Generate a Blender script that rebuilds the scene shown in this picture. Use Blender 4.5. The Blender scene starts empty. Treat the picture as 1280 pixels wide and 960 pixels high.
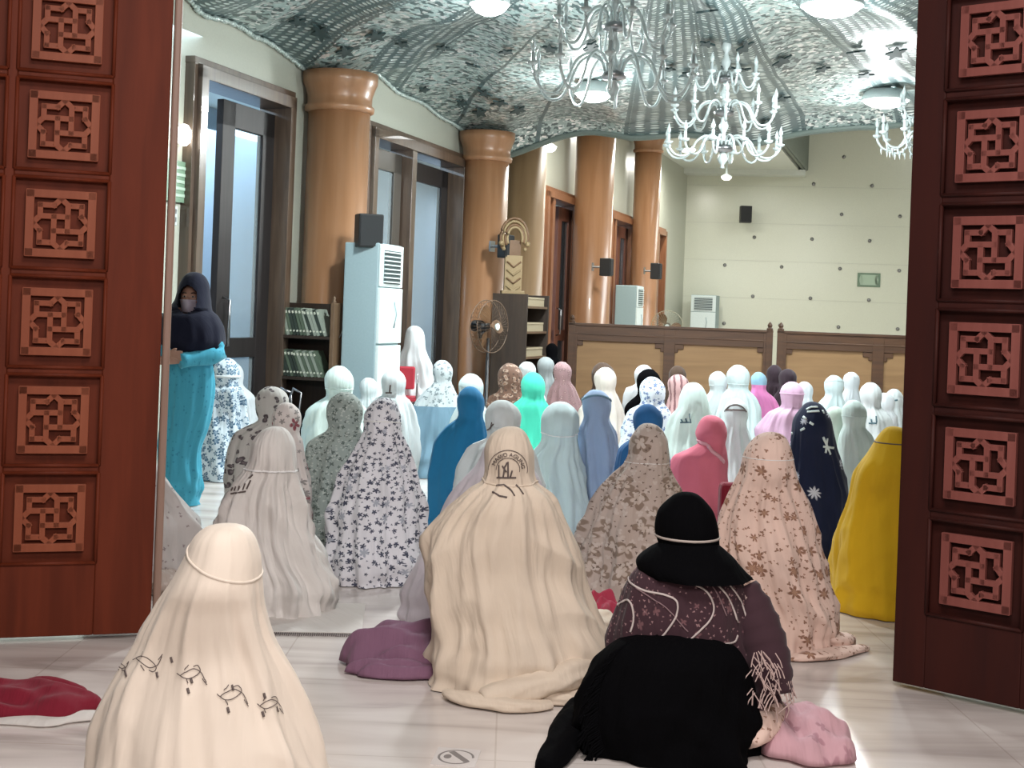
import bpy, bmesh, math, random
from mathutils import Vector, Matrix, noise
from mathutils.bvhtree import BVHTree
S = bpy.context.scene
COL = S.collection
PI = math.pi
# ------------------------------------------------------------------ camera
F = 1700.0; CH = 1.32; ROLL = math.radians(2.15); PX, PY = 640.0, 390.0
cd = bpy.data.cameras.new('camera'); cam = bpy.data.objects.new('camera', cd); COL.objects.link(cam)
cam.location = (0, 0, CH); cam.rotation_mode = 'XYZ'; cam.rotation_euler = (PI/2, -ROLL, 0)
cd.sensor_width = 36; cd.lens = F/1280*36; cd.shift_y = -(480-PY)/1280; cd.clip_end = 200
S.camera = cam
S.view_settings.view_transform = 'Standard'; S.view_settings.look = 'None'
S.view_settings.gamma = 1; S.view_settings.use_curve_mapping = False
S.view_settings.exposure = 0.1
w = bpy.data.worlds.new('world'); S.world = w; w.use_nodes = True
w.node_tree.nodes['Background'].inputs[0].default_value = (0.8, 0.72, 0.68, 1)
w.node_tree.nodes['Background'].inputs[1].default_value = 0.10
try:
    S.cycles.max_bounces = 6; S.cycles.transparent_max_bounces = 8; S.cycles.caustics_reflective = False
    S.cycles.caustics_refractive = False; S.cycles.sample_clamp_indirect = 4
except Exception: pass

def P(px, py, Y):
    du = (px-PX)*Y/F; dv = (PY-py)*Y/F; c, s = math.cos(ROLL), math.sin(ROLL)
    return Vector((du*c-dv*s, Y, CH+du*s+dv*c))
def G(px, py, z=0.0):
    du = px-PX; dv = PY-py; c, s = math.cos(ROLL), math.sin(ROLL)
    Y = (z-CH)*F/(du*s+dv*c); return P(px, py, Y)
CR = random.Random(7)

def area(name, loc, size, power, color, rot=(0, 0, 0), shape='DISK', size_y=None, spread=None):
    l = bpy.data.lights.new(name, 'AREA'); l.energy = power; l.color = color; l.size = size; l.shape = shape
    if size_y: l.size_y = size_y
    if spread: l.spread = spread
    o = bpy.data.objects.new(name, l); COL.objects.link(o); o.location = loc; o.rotation_euler = rot
    return o
COOL = (0.93, 1.0, 1.0)
CANH = 3.46      # mean canopy height
# flood lamps under the canopy: (pixel x, y, diameter, power)
FLOODS = [(612, 6, .26, 80), (742, 118, .34, 90), (1040, 8, .42, 75), (1107, 126, .46, 70)]
# area lights put in to fill the hall beyond the canopy, no fixtures
area('hall_fill', (5.0, 21.5, 4.4), 2.4, 160, (0.97, 1.0, 1.0))
area('hall_fill', (9.0, 20.0, 6.3), 3.0, 450, (0.97, 1.0, 0.98))
area('hall_fill', (4.6, 26.0, 4.4), 1.4, 40, (1.0, 1.0, 0.96))
# unseen fill lights added behind and above the camera to brighten the foreground
area('porch_fill', (0.6, -1.2, 3.3), 1.6, 170, (1.0, 0.90, 0.86), rot=(math.radians(42), 0, 0))
area('porch_fill', (0.2, 2.2, 4.2), 1.6, 130, (1.0, 0.95, 0.93))
area('corridor_light', (-3.4, 13.4, 3.3), 2.0, 330, (0.62, 0.82, 1.0), shape='RECTANGLE', size_y=8)
area('corridor_light', (0.2, 24.5, 3.3), 1.6, 170, (0.8, 0.9, 1.0), shape='RECTANGLE', size_y=6)

# ------------------------------------------------------------------ helpers
def link(name, me, mat=None, parent=None):
    o = bpy.data.objects.new(name, me); COL.objects.link(o)
    if mat is not None:
        for m in (mat if isinstance(mat, (list, tuple)) else [mat]): me.materials.append(m)
    if parent is not None: o.parent = parent
    return o
def fin(name, bm, mat=None, parent=None, smooth=False, bevel=0):
    me = bpy.data.meshes.new(name); bmesh.ops.recalc_face_normals(bm, faces=bm.faces)
    if not bm.loops.layers.uv:
        ul = bm.loops.layers.uv.new('UVMap')
        for f in bm.faces:
            for lp in f.loops: c = lp.vert.co; lp[ul].uv = (c.x+c.y*.5, c.z+c.y*.5)
    bm.to_mesh(me); bm.free()
    if smooth:
        for p in me.polygons: p.use_smooth = True
    o = link(name, me, mat, parent)
    if bevel:
        b = o.modifiers.new('bevel', 'BEVEL'); b.width = bevel; b.segments = 2; b.limit_method = 'ANGLE'
    return o
def empty(name, loc, label=None, cat=None, group=None, rz=0):
    o = bpy.data.objects.new(name, None); COL.objects.link(o); o.location = loc; o.rotation_euler = (0, 0, rz)
    o.empty_display_size = .1
    return tag(o, label, cat, group)
def tag(o, label=None, cat=None, group=None, kind=None):
    if label: o['label'] = label
    if cat: o['category'] = cat
    if group: o['group'] = group
    if kind: o['kind'] = kind
    return o
def box(bm, c, d, M=None):
    x, y, z = c; a, b, e = d[0]/2, d[1]/2, d[2]/2; vs = []
    for sx, sy, sz in ((-1,-1,-1),(1,-1,-1),(1,1,-1),(-1,1,-1),(-1,-1,1),(1,-1,1),(1,1,1),(-1,1,1)):
        v = Vector((x+sx*a, y+sy*b, z+sz*e)); vs.append(bm.verts.new(M @ v if M else v))
    for f in ((0,1,2,3),(7,6,5,4),(0,4,5,1),(1,5,6,2),(2,6,7,3),(3,7,4,0)): bm.faces.new([vs[i] for i in f])
def tube(bm, pts, r, seg=6, cap=True, rf=None, flat=1.0, nrm=None):
    rings = []; n = len(pts)
    for i, p in enumerate(pts):
        t = (pts[min(i+1, n-1)]-pts[max(i-1, 0)])
        if t.length < 1e-9: t = Vector((0, 0, 1))
        t.normalize(); up = (nrm[i] if nrm else Vector((0, 0, 1)))
        if abs(t.dot(up)) > .98: up = Vector((1, 0, 0))
        u = t.cross(up).normalized(); v = u.cross(t).normalized()
        rr = r*(rf(i/(n-1)) if rf else 1)
        rings.append([bm.verts.new(p+u*math.cos(2*PI*k/seg)*rr+v*math.sin(2*PI*k/seg)*rr*flat) for k in range(seg)])
    for a, b in zip(rings, rings[1:]):
        for k in range(seg): bm.faces.new((a[k], a[(k+1) % seg], b[(k+1) % seg], b[k]))
    if cap:
        bm.faces.new(rings[0][::-1]); bm.faces.new(rings[-1])
def lathe(bm, prof, seg=24, c=(0, 0, 0), cap=True):
    rings = []
    for r, z in prof:
        r = max(r, 1e-4)
        rings.append([bm.verts.new((c[0]+r*math.cos(2*PI*k/seg), c[1]+r*math.sin(2*PI*k/seg), c[2]+z)) for k in range(seg)])
    for a, b in zip(rings, rings[1:]):
        for k in range(seg): bm.faces.new((a[k], a[(k+1) % seg], b[(k+1) % seg], b[k]))
    if cap:
        bm.faces.new(rings[0][::-1]); bm.faces.new(rings[-1])
def ell(bm, c, d, seg=16, rin=10, M=None):
    m = Matrix.Translation(Vector(c)) @ Matrix.Diagonal((d[0], d[1], d[2], 1))
    if M: m = M @ m
    bmesh.ops.create_uvsphere(bm, u_segments=seg, v_segments=rin, radius=1, matrix=m)
def srgb(c):
    if isinstance(c, str): c = [int(c[i:i+2], 16)/255 for i in (0, 2, 4)]
    return tuple((x/12.92 if x <= .04045 else ((x+.055)/1.055)**2.4) for x in c)+(1,)

# ------------------------------------------------------------------ materials
class NT:
    def __init__(s, m): s.t = m.node_tree; s.n = m.node_tree.nodes; s.l = m.node_tree.links
    def add(s, typ, **kw):
        n = s.n.new(typ)
        for k, v in kw.items():
            if k.startswith('i_'): n.inputs[k[2:].replace('_', ' ')].default_value = v
            else: setattr(n, k, v)
        return n
    def math(s, op, a, b=None, c=None, clamp=False):
        n = s.n.new('ShaderNodeMath'); n.operation = op; n.use_clamp = clamp
        for i, v in enumerate((a, b, c)):
            if v is None: continue
            if isinstance(v, (int, float)): n.inputs[i].default_value = v
            else: s.l.new(v, n.inputs[i])
        return n.outputs[0]
    def vmath(s, op, a, b=None):
        n = s.n.new('ShaderNodeVectorMath'); n.operation = op
        for i, v in enumerate((a, b)):
            if v is None: continue
            if isinstance(v, (tuple, list)): n.inputs[i].default_value = v
            else: s.l.new(v, n.inputs[i])
        return n.outputs[0]
    def mix(s, f, a, b):
        n = s.n.new('ShaderNodeMix'); n.data_type = 'RGBA'
        for i, v in ((0, f), (6, a), (7, b)):
            if isinstance(v, (int, float)): n.inputs[i].default_value = v
            elif isinstance(v, (tuple, list)): n.inputs[i].default_value = v
            else: s.l.new(v, n.inputs[i])
        return n.outputs[2]
    def ramp(s, f, stops):
        n = s.n.new('ShaderNodeValToRGB'); e = n.color_ramp.elements
        while len(e) < len(stops): e.new(.5)
        for el, (p, c) in zip(e, stops): el.position = p; el.color = c
        s.l.new(f, n.inputs[0]); return n.outputs[0]
def base(name, col=(.5, .5, .5, 1), rough=.6, metal=0, **kw):
    m = bpy.data.materials.new(name); m.use_nodes = True; b = m.node_tree.nodes['Principled BSDF']
    b.inputs['Base Color'].default_value = col; b.inputs['Roughness'].default_value = rough; b.inputs['Metallic'].default_value = metal
    for k, v in kw.items(): b.inputs[k.replace('_', ' ')].default_value = v
    return m, NT(m), b
def plain(name, col, rough=.6, metal=0, bump=0, bs=60, **kw):
    m, t, b = base(name, srgb(col), rough, metal, **kw)
    nz = t.add('ShaderNodeTexNoise'); nz.inputs['Scale'].default_value = bs; nz.inputs['Detail'].default_value = 3
    co = t.add('ShaderNodeTexCoord'); t.l.new(co.outputs['Object'], nz.inputs['Vector'])
    c = srgb(col); d = tuple(x*.86 for x in c[:3])+(1,)
    t.l.new(t.mix(nz.outputs['Fac'], d, c), b.inputs['Base Color'])
    if bump:
        bp = t.add('ShaderNodeBump'); bp.inputs['Strength'].default_value = bump; bp.inputs['Distance'].default_value = .01
        t.l.new(nz.outputs['Fac'], bp.inputs['Height']); t.l.new(bp.outputs[0], b.inputs['Normal'])
    return m
def wood(name, c1, c2, rough=.4, scale=1.0, axis='Z', coat=0.0):
    m, t, b = base(name, rough=rough); b.inputs['Coat Weight'].default_value = coat
    co = t.add('ShaderNodeTexCoord'); mp = t.add('ShaderNodeMapping'); t.l.new(co.outputs['Object'], mp.inputs[0])
    sc = {'Z': (9, 9, .8), 'X': (.8, 9, 9), 'Y': (9, .8, 9)}[axis]; mp.inputs['Scale'].default_value = tuple(x*scale for x in sc)
    n1 = t.add('ShaderNodeTexNoise'); n1.inputs['Scale'].default_value = 2.4; n1.inputs['Detail'].default_value = 6; n1.inputs['Distortion'].default_value = .6
    t.l.new(mp.outputs[0], n1.inputs['Vector'])
    t.l.new(t.ramp(n1.outputs['Fac'], [(.3, srgb(c1)), (.7, srgb(c2))]), b.inputs['Base Color'])
    bp = t.add('ShaderNodeBump'); bp.inputs['Strength'].default_value = .12; bp.inputs['Distance'].default_value = .005
    t.l.new(n1.outputs['Fac'], bp.inputs['Height']); t.l.new(bp.outputs[0], b.inputs['Normal'])
    return m
def cloth(name, col, layers=(), rough=.9, weave=.25, stripes=None, var=.06, sheen=.08):
    """layers: (scale, size, petals, density, colour, centre colour or None)"""
    m, t, b = base(name, srgb(col), rough); b.inputs['Sheen Weight'].default_value = sheen
    b.inputs['Specular IOR Level'].default_value = .25
    uv = t.add('ShaderNodeUVMap'); U = uv.outputs[0]
    nz = t.add('ShaderNodeTexNoise'); nz.inputs['Scale'].default_value = 7; nz.inputs['Detail'].default_value = 4; t.l.new(U, nz.inputs['Vector'])
    c = srgb(col); cur = t.mix(nz.outputs['Fac'], tuple(x*(1-2*var) for x in c[:3])+(1,), tuple(min(1, x*(1+var)) for x in c[:3])+(1,))
    wn = t.add('ShaderNodeTexNoise'); wn.inputs['Scale'].default_value = 22; wn.inputs['Detail'].default_value = 2; t.l.new(U, wn.inputs['Vector'])
    wob = t.vmath('SCALE', t.vmath('SUBTRACT', wn.outputs['Color'], (.5, .5, .5))); wob.node.inputs['Scale'].default_value = .02
    UW = t.vmath('ADD', U, wob)
    for k, (sc, size, pet, dens, lc, cc) in enumerate(layers):
        mp = t.add('ShaderNodeMapping'); mp.inputs['Location'].default_value = (k*3.7, k*1.9, 0); mp.inputs['Scale'].default_value = (sc, sc, 1)
        t.l.new(UW, mp.inputs[0]); v = t.add('ShaderNodeTexVoronoi'); v.voronoi_dimensions = '2D'; v.inputs['Scale'].default_value = 1; v.inputs['Randomness'].default_value = .8
        t.l.new(mp.outputs[0], v.inputs['Vector'])
        d = t.vmath('SUBTRACT', mp.outputs[0], v.outputs['Position'])
        sx = t.add('ShaderNodeSeparateXYZ'); t.l.new(d, sx.inputs[0])
        ang = t.math('ARCTAN2', sx.outputs[1], sx.outputs[0])
        r = v.outputs['Distance']; cs = t.add('ShaderNodeSeparateColor'); t.l.new(v.outputs['Color'], cs.inputs[0])
        ph = t.math('MULTIPLY_ADD', cs.outputs[0], 6.28, t.math('MULTIPLY', ang, pet/2))
        R = t.math('MULTIPLY', t.math('MULTIPLY_ADD', t.math('ABSOLUTE', t.math('COSINE', ph)), .62, .38), t.math('MULTIPLY_ADD', cs.outputs[1], size*.5, size*.6))
        mask = t.math('MULTIPLY', t.math('MULTIPLY', t.math('SUBTRACT', R, r), 14, clamp=True), t.math('LESS_THAN', cs.outputs[2], dens))
        cur = t.mix(mask, cur, srgb(lc))
        if cc:
            m2 = t.math('MULTIPLY', t.math('MULTIPLY', t.math('SUBTRACT', t.math('MULTIPLY', R, .5), r), 20, clamp=True), t.math('LESS_THAN', cs.outputs[2], dens))
            cur = t.mix(m2, cur, srgb(cc))
    if stripes:
        sx = t.add('ShaderNodeSeparateXYZ'); t.l.new(UW, sx.inputs[0])
        mk = t.math('GREATER_THAN', t.math('SINE', t.math('MULTIPLY', sx.outputs[0], stripes[0])), stripes[1])
        cur = t.mix(mk, cur, srgb(stripes[2]))
    t.l.new(cur, b.inputs['Base Color'])
    mp = t.add('ShaderNodeMapping'); mp.inputs['Scale'].default_value = (30, 4.0, 1); t.l.new(U, mp.inputs[0])
    f = t.add('ShaderNodeTexNoise'); f.inputs['Scale'].default_value = 1; f.inputs['Detail'].default_value = 3; t.l.new(mp.outputs[0], f.inputs['Vector'])
    bp = t.add('ShaderNodeBump'); bp.inputs['Strength'].default_value = min(1, weave*2.2); bp.inputs['Distance'].default_value = .015
    t.l.new(f.outputs['Fac'], bp.inputs['Height']); t.l.new(bp.outputs[0], b.inputs['Normal'])
    return m
def emis(name, col, s):
    m, t, b = base(name, srgb(col), .5); b.inputs['Emission Color'].default_value = srgb(col); b.inputs['Emission Strength'].default_value = s
    return m
M = {}
M['wall'] = plain('wall_paint', 'bdc0b3', .35)
M['wallfar'] = plain('wall_panels', 'd9dccb', .22)
M['ceil'] = plain('ceiling_paint', 'd6dcd4', .6)
M['corr'] = plain('corridor_paint', 'aebfd0', .6)
M['col'] = wood('column_wood', '8f6646', '9f7555', .35, .5, coat=.2)
M['colg'] = wood('column_wood_lit_olive', '8d7253', '9c8060', .4, .5)  # third column's wood: its different lighting is put into the colour
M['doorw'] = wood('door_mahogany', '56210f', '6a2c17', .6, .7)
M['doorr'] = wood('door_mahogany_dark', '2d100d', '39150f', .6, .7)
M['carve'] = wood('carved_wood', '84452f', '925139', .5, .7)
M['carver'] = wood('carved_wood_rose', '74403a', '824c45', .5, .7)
for k_ in ('doorw', 'doorr', 'carve', 'carver'): M[k_].node_tree.nodes['Principled BSDF'].inputs['Specular IOR Level'].default_value = .2
M['jamb'] = wood('jamb_wood', '8c7062', '9a7e70', .5, .7)
M['frame'] = wood('frame_wood', '463930', '5f5044', .28, 1, coat=.4)
M['brownframe'] = wood('brown_frame_wood', '7a4f36', '8f6245', .35, 1, coat=.3)
M['leafw'] = wood('dark_leaf_wood', '1a1616', '282222', .55, 1)
M['brownleaf'] = wood('brown_leaf_wood', '5d3a2e', '704739', .35, 1)
M['part'] = wood('partition_wood', '3f2818', '50341f', .5, 1, 'X')
M['partp'] = wood('partition_panel', '7d5f3e', '8b6c49', .55, .6, 'X')
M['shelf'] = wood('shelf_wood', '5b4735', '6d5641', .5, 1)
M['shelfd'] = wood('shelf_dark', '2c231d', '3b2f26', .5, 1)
M['black'] = plain('black_plastic', '141416', .45)
M['metal'] = plain('steel', '9a9a9c', .3, 1)
M['white'] = plain('white_plastic', 'd9e6e6', .4)
M['acside'] = plain('ac_casing', '98aeb4', .45)
M['acgrille'] = plain('ac_grille', '4b5a5c', .5)
M['gold'] = plain('carved_gilt', '8f7a58', .5, .1, .3, 90)
M['goldd'] = plain('carved_brown', '6a4c30', .5, 0, .3, 90)
M['skin'] = plain('skin', 'a07a68', .55)
M['green'] = plain('sign_green', '7f9c84', .35)
M['greenl'] = plain('sign_pale', 'b4ccb8', .3)
M['print'] = plain('print_ink', '5e5350', .8)
M['printb'] = plain('print_ink_blue', '4f6a74', .8)
M['red'] = plain('red_upholstery', 'a51f33', .7)
# glass
m, t, b = base('chandelier_glass', (.74, .84, .84, 1), .10); b.inputs['Transmission Weight'].default_value = .4; b.inputs['IOR'].default_value = 1.45
b.inputs['Specular IOR Level'].default_value = .9; M['glass'] = m
m, t, b = base('pane_glass', (.75, .86, .9, 1), .06); b.inputs['Transmission Weight'].default_value = .8; b.inputs['IOR'].default_value = 1.1; M['pane'] = m
M['flood'] = emis('flood_lens', 'f4ffff', 9)
M['bulb'] = emis('lit_bulb', 'fff8ea', 8)
# marble floor
m, t, b = base('marble', rough=.16); co = t.add('ShaderNodeTexCoord')
mp = t.add('ShaderNodeMapping'); mp.inputs['Scale'].default_value = (.45, 2.6, 1); mp.inputs['Rotation'].default_value = (0, 0, .08); t.l.new(co.outputs['Object'], mp.inputs[0])
n = t.add('ShaderNodeTexNoise'); n.inputs['Scale'].default_value = 1.3; n.inputs['Detail'].default_value = 7; n.inputs['Distortion'].default_value = 1.4; t.l.new(mp.outputs[0], n.inputs['Vector'])
c1 = t.ramp(n.outputs['Fac'], [(.30, srgb('aaa19c')), (.46, srgb('cbc2bd')), (.62, srgb('d8d1cc'))])
br = t.add('ShaderNodeTexBrick'); br.offset = 0; br.inputs['Scale'].default_value = 1; br.inputs['Mortar Size'].default_value = .003
br.inputs['Brick Width'].default_value = .8; br.inputs['Row Height'].default_value = .8; br.inputs['Color1'].default_value = (1, 1, 1, 1); br.inputs['Color2'].default_value = (.97, .97, .97, 1); br.inputs['Mortar'].default_value = (.82, .8, .78, 1)
t.l.new(co.outputs['Object'], br.inputs['Vector'])
mm = t.add('ShaderNodeMix'); mm.data_type = 'RGBA'; mm.blend_type = 'MULTIPLY'; mm.inputs[0].default_value = 1
t.l.new(c1, mm.inputs[6]); t.l.new(br.outputs[0], mm.inputs[7]); t.l.new(mm.outputs[2], b.inputs['Base Color']); M['floor'] = m
# sequined silver canopy fabric (polar UV: x = angle bands, y = radius)
m, t, b = base('sequin_fabric', rough=.35, metal=.0); uv = t.add('ShaderNodeUVMap')
sx = t.add('ShaderNodeSeparateXYZ'); t.l.new(uv.outputs[0], sx.inputs[0])
band = t.math('FRACT', sx.outputs[0]); bandid = t.math('FLOOR', sx.outputs[0])
isg = t.math('GREATER_THAN', t.math('FRACT', t.math('MULTIPLY', t.math('SINE', t.math('MULTIPLY', bandid, 12.9)), 43.7)), .34)
seam = t.math('LESS_THAN', t.math('ABSOLUTE', t.math('SUBTRACT', band, .5)), .475)
co = t.add('ShaderNodeTexCoord')
mp = t.add('ShaderNodeMapping'); mp.inputs['Scale'].default_value = (6, 13, 1); t.l.new(uv.outputs[0], mp.inputs[0])
v1 = t.add('ShaderNodeTexVoronoi'); v1.voronoi_dimensions = '2D'; v1.inputs['Randomness'].default_value = .12; v1.inputs['Scale'].default_value = 1; t.l.new(mp.outputs[0], v1.inputs['Vector'])
dot = t.math('MULTIPLY', t.math('SUBTRACT', .36, v1.outputs['Distance']), 9, clamp=True)
v2 = t.add('ShaderNodeTexVoronoi'); v2.inputs['Scale'].default_value = 27; t.l.new(co.outputs['Object'], v2.inputs['Vector'])
cs = t.add('ShaderNodeSeparateColor'); t.l.new(v2.outputs['Color'], cs.inputs[0])
cs1 = t.add('ShaderNodeSeparateColor'); t.l.new(v1.outputs['Color'], cs1.inputs[0])
n = t.add('ShaderNodeTexNoise'); n.inputs['Scale'].default_value = 3.0; n.inputs['Detail'].default_value = 5; t.l.new(co.outputs['Object'], n.inputs['Vector'])
gr = t.mix(n.outputs['Fac'], srgb('788e8c'), srgb('afc1bf'))
gcol = t.mix(dot, srgb('4c6062'), t.mix(cs1.outputs[0], srgb('7f9492'), srgb('f0fbfa')))
scol = t.mix(t.math('GREATER_THAN', cs.outputs[0], .72), gr, t.mix(cs.outputs[1], srgb('b4c6c4'), srgb('ffffff')))
scol = t.mix(t.math('LESS_THAN', cs.outputs[0], .3), scol, srgb('445657'))
cc = t.mix(isg, scol, gcol); cc = t.mix(seam, srgb('54686a'), cc)
t.l.new(cc, b.inputs['Base Color'])
t.l.new(t.math('MULTIPLY', t.mix(isg, t.math('GREATER_THAN', cs.outputs[0], .72), dot), .65), b.inputs['Metallic'])
bp = t.add('ShaderNodeBump'); bp.inputs['Strength'].default_value = .8; bp.inputs['Distance'].default_value = .02
t.l.new(t.mix(isg, cs.outputs[2], t.math('MULTIPLY', dot, cs1.outputs[1])), bp.inputs['Height']); t.l.new(bp.outputs[0], b.inputs['Normal'])
M['sequin'] = m
M['leafd'] = plain('dark_leaf_applique', '2d4142', .6)
M['bead'] = plain('beads', 'c5d4d0', .15, .4)

# ------------------------------------------------------------------ room frame
W0 = P(235, 85, 10.04); W1 = P(785, 276, 24.5)
dirw = Vector((W1.x-W0.x, W1.y-W0.y, 0)).normalized(); AW = math.atan2(dirw.x, dirw.y)
nrmw = Vector((dirw.y, -dirw.x, 0))          # into the room (right)
LINT = 3.04
def wall_s(px, h=1.5):
    # distance along the left wall seen at pixel column px, at height h above the floor
    lo, hi = -6.0, 24.0
    for _ in range(40):
        mid = (lo+hi)/2; p = W0+dirw*mid
        x = PX+F/p.y*(p.x*math.cos(ROLL)+(h-CH)*math.sin(ROLL))
        if x < px: lo = mid
        else: hi = mid
    return lo
def WP(s, off=0, z=0): p = W0+dirw*s+nrmw*off; return Vector((p.x, p.y, z))
SC = wall_s(855, 2.5)
corner = WP(SC)
AF = math.radians(-11); dirf = Vector((math.cos(AF), math.sin(AF), 0)); nrmf = Vector((math.sin(AF), -math.cos(AF), 0))
MW = Matrix.Translation((W0.x, W0.y, 0)) @ Matrix.Rotation(PI/2-AW, 4, 'Z')   # local x along wall, local -y into the room
# floor
bm = bmesh.new(); box(bm, (3, 15, -.05), (26, 46, .1)); tag(fin('floor', bm, M['floor']), kind='structure')
# left wall with door openings
openings = []
for a, b_ in ((235, 355), (455, 572), (676, 718), (757, 787), (816, 827)):
    openings.append((wall_s(a, 2.9), wall_s(b_, 2.9)))
bm = bmesh.new(); s = wall_s(150, 2)-2.2; HT = 4.8
for a, b_ in openings:
    box(bm, ((s+a)/2, .1, HT/2), (a-s, .2, HT), MW); box(bm, ((a+b_)/2, .1, (LINT+HT)/2), (b_-a, .2, HT-LINT), MW); s = b_
box(bm, ((s+SC)/2, .1, HT/2), (SC-s, .2, HT), MW)
bmesh.ops.remove_doubles(bm, verts=bm.verts, dist=1e-5); tag(fin('wall_left', bm, M['wall']), kind='structure')
MF = Matrix.Translation((corner.x, corner.y, 0)) @ Matrix.Rotation(AF, 4, 'Z')  # x along far wall, -y to the camera
bm = bmesh.new(); box(bm, (6.5, .1, 4), (14, .2, 8), MF); tag(fin('wall_far', bm, M['wallfar']), kind='structure')
bm = bmesh.new(); box(bm, (12.6, 13, 4), (.2, 34, 8)); tag(fin('wall_right', bm, M['wall']), kind='structure')
ORDN = 'first second third fourth fifth sixth seventh'.split()
# far panel wall studs and faint joints
for (r, (y0, xs)) in enumerate([(196, [1055]), (231, [1017, 1090]), (268, [1052, 1125]), (300, [943, 1015, 1087]), (336, [906, 977, 1050, 1124]), (374, [941, 1013, 1086]), (409, [905, 975, 1048, 1122])]):
    for xi, x in enumerate(xs):
        yy = y0+(x-1050)*.032; Y = corner.y
        for _ in range(20):
            p = P(x, yy, Y); Y = corner.y+(p.x-corner.x)*math.tan(AF)
        p = P(x, yy, Y); bm = bmesh.new(); lathe(bm, [(.001, 0), (.04, 0), (.04, .01), (.022, .03), (.001, .034)], 10)
        o = fin('wall_stud', bm, M['metal'] if 'stud' not in M else M['stud'], None, True)
        o.location = p+nrmf*.001; o.rotation_euler = (PI/2, 0, AF)
        tag(o, 'round grey stud on the far wall, %s row from the top, %s from the left' % (ORDN[r], ORDN[xi]), 'wall stud', 'studs in a grid on the far wall')
for k in range(5):
    bm = bmesh.new(); box(bm, (6.5, -.003, 1.0+k*.82), (13.6, .003, .006), MF)
    tag(fin('trim_%d' % (k+1), bm, M['wall']), kind='structure')
# far low ceiling with lattice fascia, high ceiling
E1 = P(1005, 224, corner.y-.5); LC = 4.60
ce = bmesh.new(); edge0 = Vector((E1.x, corner.y-.4, 0)); back = 15.6
a = WP(wall_s(575, 2)); L = (edge0.y-a.y)/dirw.y
pts = [Vector((corner.x-.3, corner.y+.3, LC)), Vector((edge0.x, edge0.y+.2, LC)), Vector((edge0.x-dirw.x*L, edge0.y-dirw.y*L, LC)), Vector((a.x-.3, a.y, LC))]
top = [p+Vector((0, 0, .12)) for p in pts]
va = [ce.verts.new(p) for p in pts]; vb = [ce.verts.new(p) for p in top]
ce.faces.new(va); ce.faces.new(vb[::-1])
for i in range(4): ce.faces.new((va[i], va[(i+1) % 4], vb[(i+1) % 4], vb[i]))
tag(fin('ceiling_low', ce, M['ceil']), kind='structure')
bm = bmesh.new(); box(bm, (3, 15, 8.05), (26, 46, .1)); tag(fin('ceiling_high', bm, M['ceil']), kind='structure')
bm = bmesh.new(); box(bm, (0, 0, 0), (L, .06, .9))
fa = empty('ceiling_fascia', (0, 0, 0)); del fa
fo = fin('trim_6', bm, plain('fascia_grey', '6f786f', .6)); fo.location = (edge0.x-dirw.x*L/2+.04, edge0.y-dirw.y*L/2, LC+.47); fo.rotation_euler = (0, 0, PI/2-AW); tag(fo, kind='structure')
bm = bmesh.new()
for k in range(int(L/.12)): box(bm, (-L/2+.06+k*.12, -.05, 0), (.035, .04, .86))
o = fin('fascia_slats', bm, plain('slat_grey', '8c958a', .6), fo)
# soffit cove at the far wall under the low ceiling
bm = bmesh.new(); box(bm, (1.25, -.22, 4.55), (2.6, .44, .12), MF); tag(fin('trim_7', bm, M['ceil']), kind='structure')
# corridor outside the left wall
bm = bmesh.new(); box(bm, (9, 2.8, 2.3), (32, .15, 4.6), MW); tag(fin('wall_corridor', bm, M['corr']), kind='structure')
bm = bmesh.new(); box(bm, (9, 1.5, 3.6), (32, 2.5, .1), MW); tag(fin('ceiling_corridor', bm, M['ceil']), kind='structure')

# doors in the left wall
def wall_door(n, s0, s1, fmat, lmat, leaves, mull=None):
    root = empty('door_%d' % n, WP((s0+s1)/2), kind_none := None); tag(root, kind='structure')
    Mi = Matrix.Translation(-root.location) @ MW
    def pt(name, bm, mat, bev=.004): return fin(name, bm, mat, root, bevel=bev)
    c = .10
    bm = bmesh.new()
    for (x, w_) in ((s0+c/2, c), (s1-c/2, c)): box(bm, (x, .03, LINT/2), (w_, .3, LINT), Mi)
    box(bm, ((s0+s1)/2, .03, LINT-c/2+.02), (s1-s0, .3, c), Mi)
    for (x, w_) in ((s0-.02, .05), (s1+.02, .05)): box(bm, (x, -.03, LINT/2+.02), (w_, .1, LINT+.04), Mi)
    box(bm, ((s0+s1)/2, -.03, LINT+.05), (s1-s0+.1, .1, .05), Mi)
    pt('door_frame', bm, fmat)
    if mull:
        bm = bmesh.new(); box(bm, (mull, .03, LINT/2), (.12, .26, LINT-.1), Mi); pt('mullion', bm, fmat)
    for (a, b_, yy, lm, gm, rail) in leaves:
        bm = bmesh.new(); h = LINT-.14; st = min(.2, (b_-a)*.32)
        box(bm, (a+st/2, yy, h/2), (st, .06, h), Mi); box(bm, (b_-st/2, yy, h/2), (st, .06, h), Mi)
        box(bm, ((a+b_)/2, yy, h-.1), (b_-a, .06, .2), Mi); box(bm, ((a+b_)/2, yy, .14), (b_-a, .06, .28), Mi)
        box(bm, ((a+b_)/2, yy, rail), (b_-a, .058, .16), Mi); lf = pt('door_leaf', bm, lm)
        bm = bmesh.new(); box(bm, ((a+b_)/2, yy, h/2), (b_-a-2*st+.01, .012, h-.3), Mi); fin('door_pane', bm, gm, root)
        bm = bmesh.new(); x = a+st*.5
        tube(bm, [Mi @ Vector((x, yy-.03, rail-.0)), Mi @ Vector((x, yy-.09, rail+.02)), Mi @ Vector((x, yy-.09, rail+.38)), Mi @ Vector((x, yy-.03, rail+.4))], .012, 8)
        fin('door_handle', bm, M['metal'], root, True)
    return root
darkp, t, b = base('dark_pane', (.05, .06, .07, 1), .08)
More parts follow.
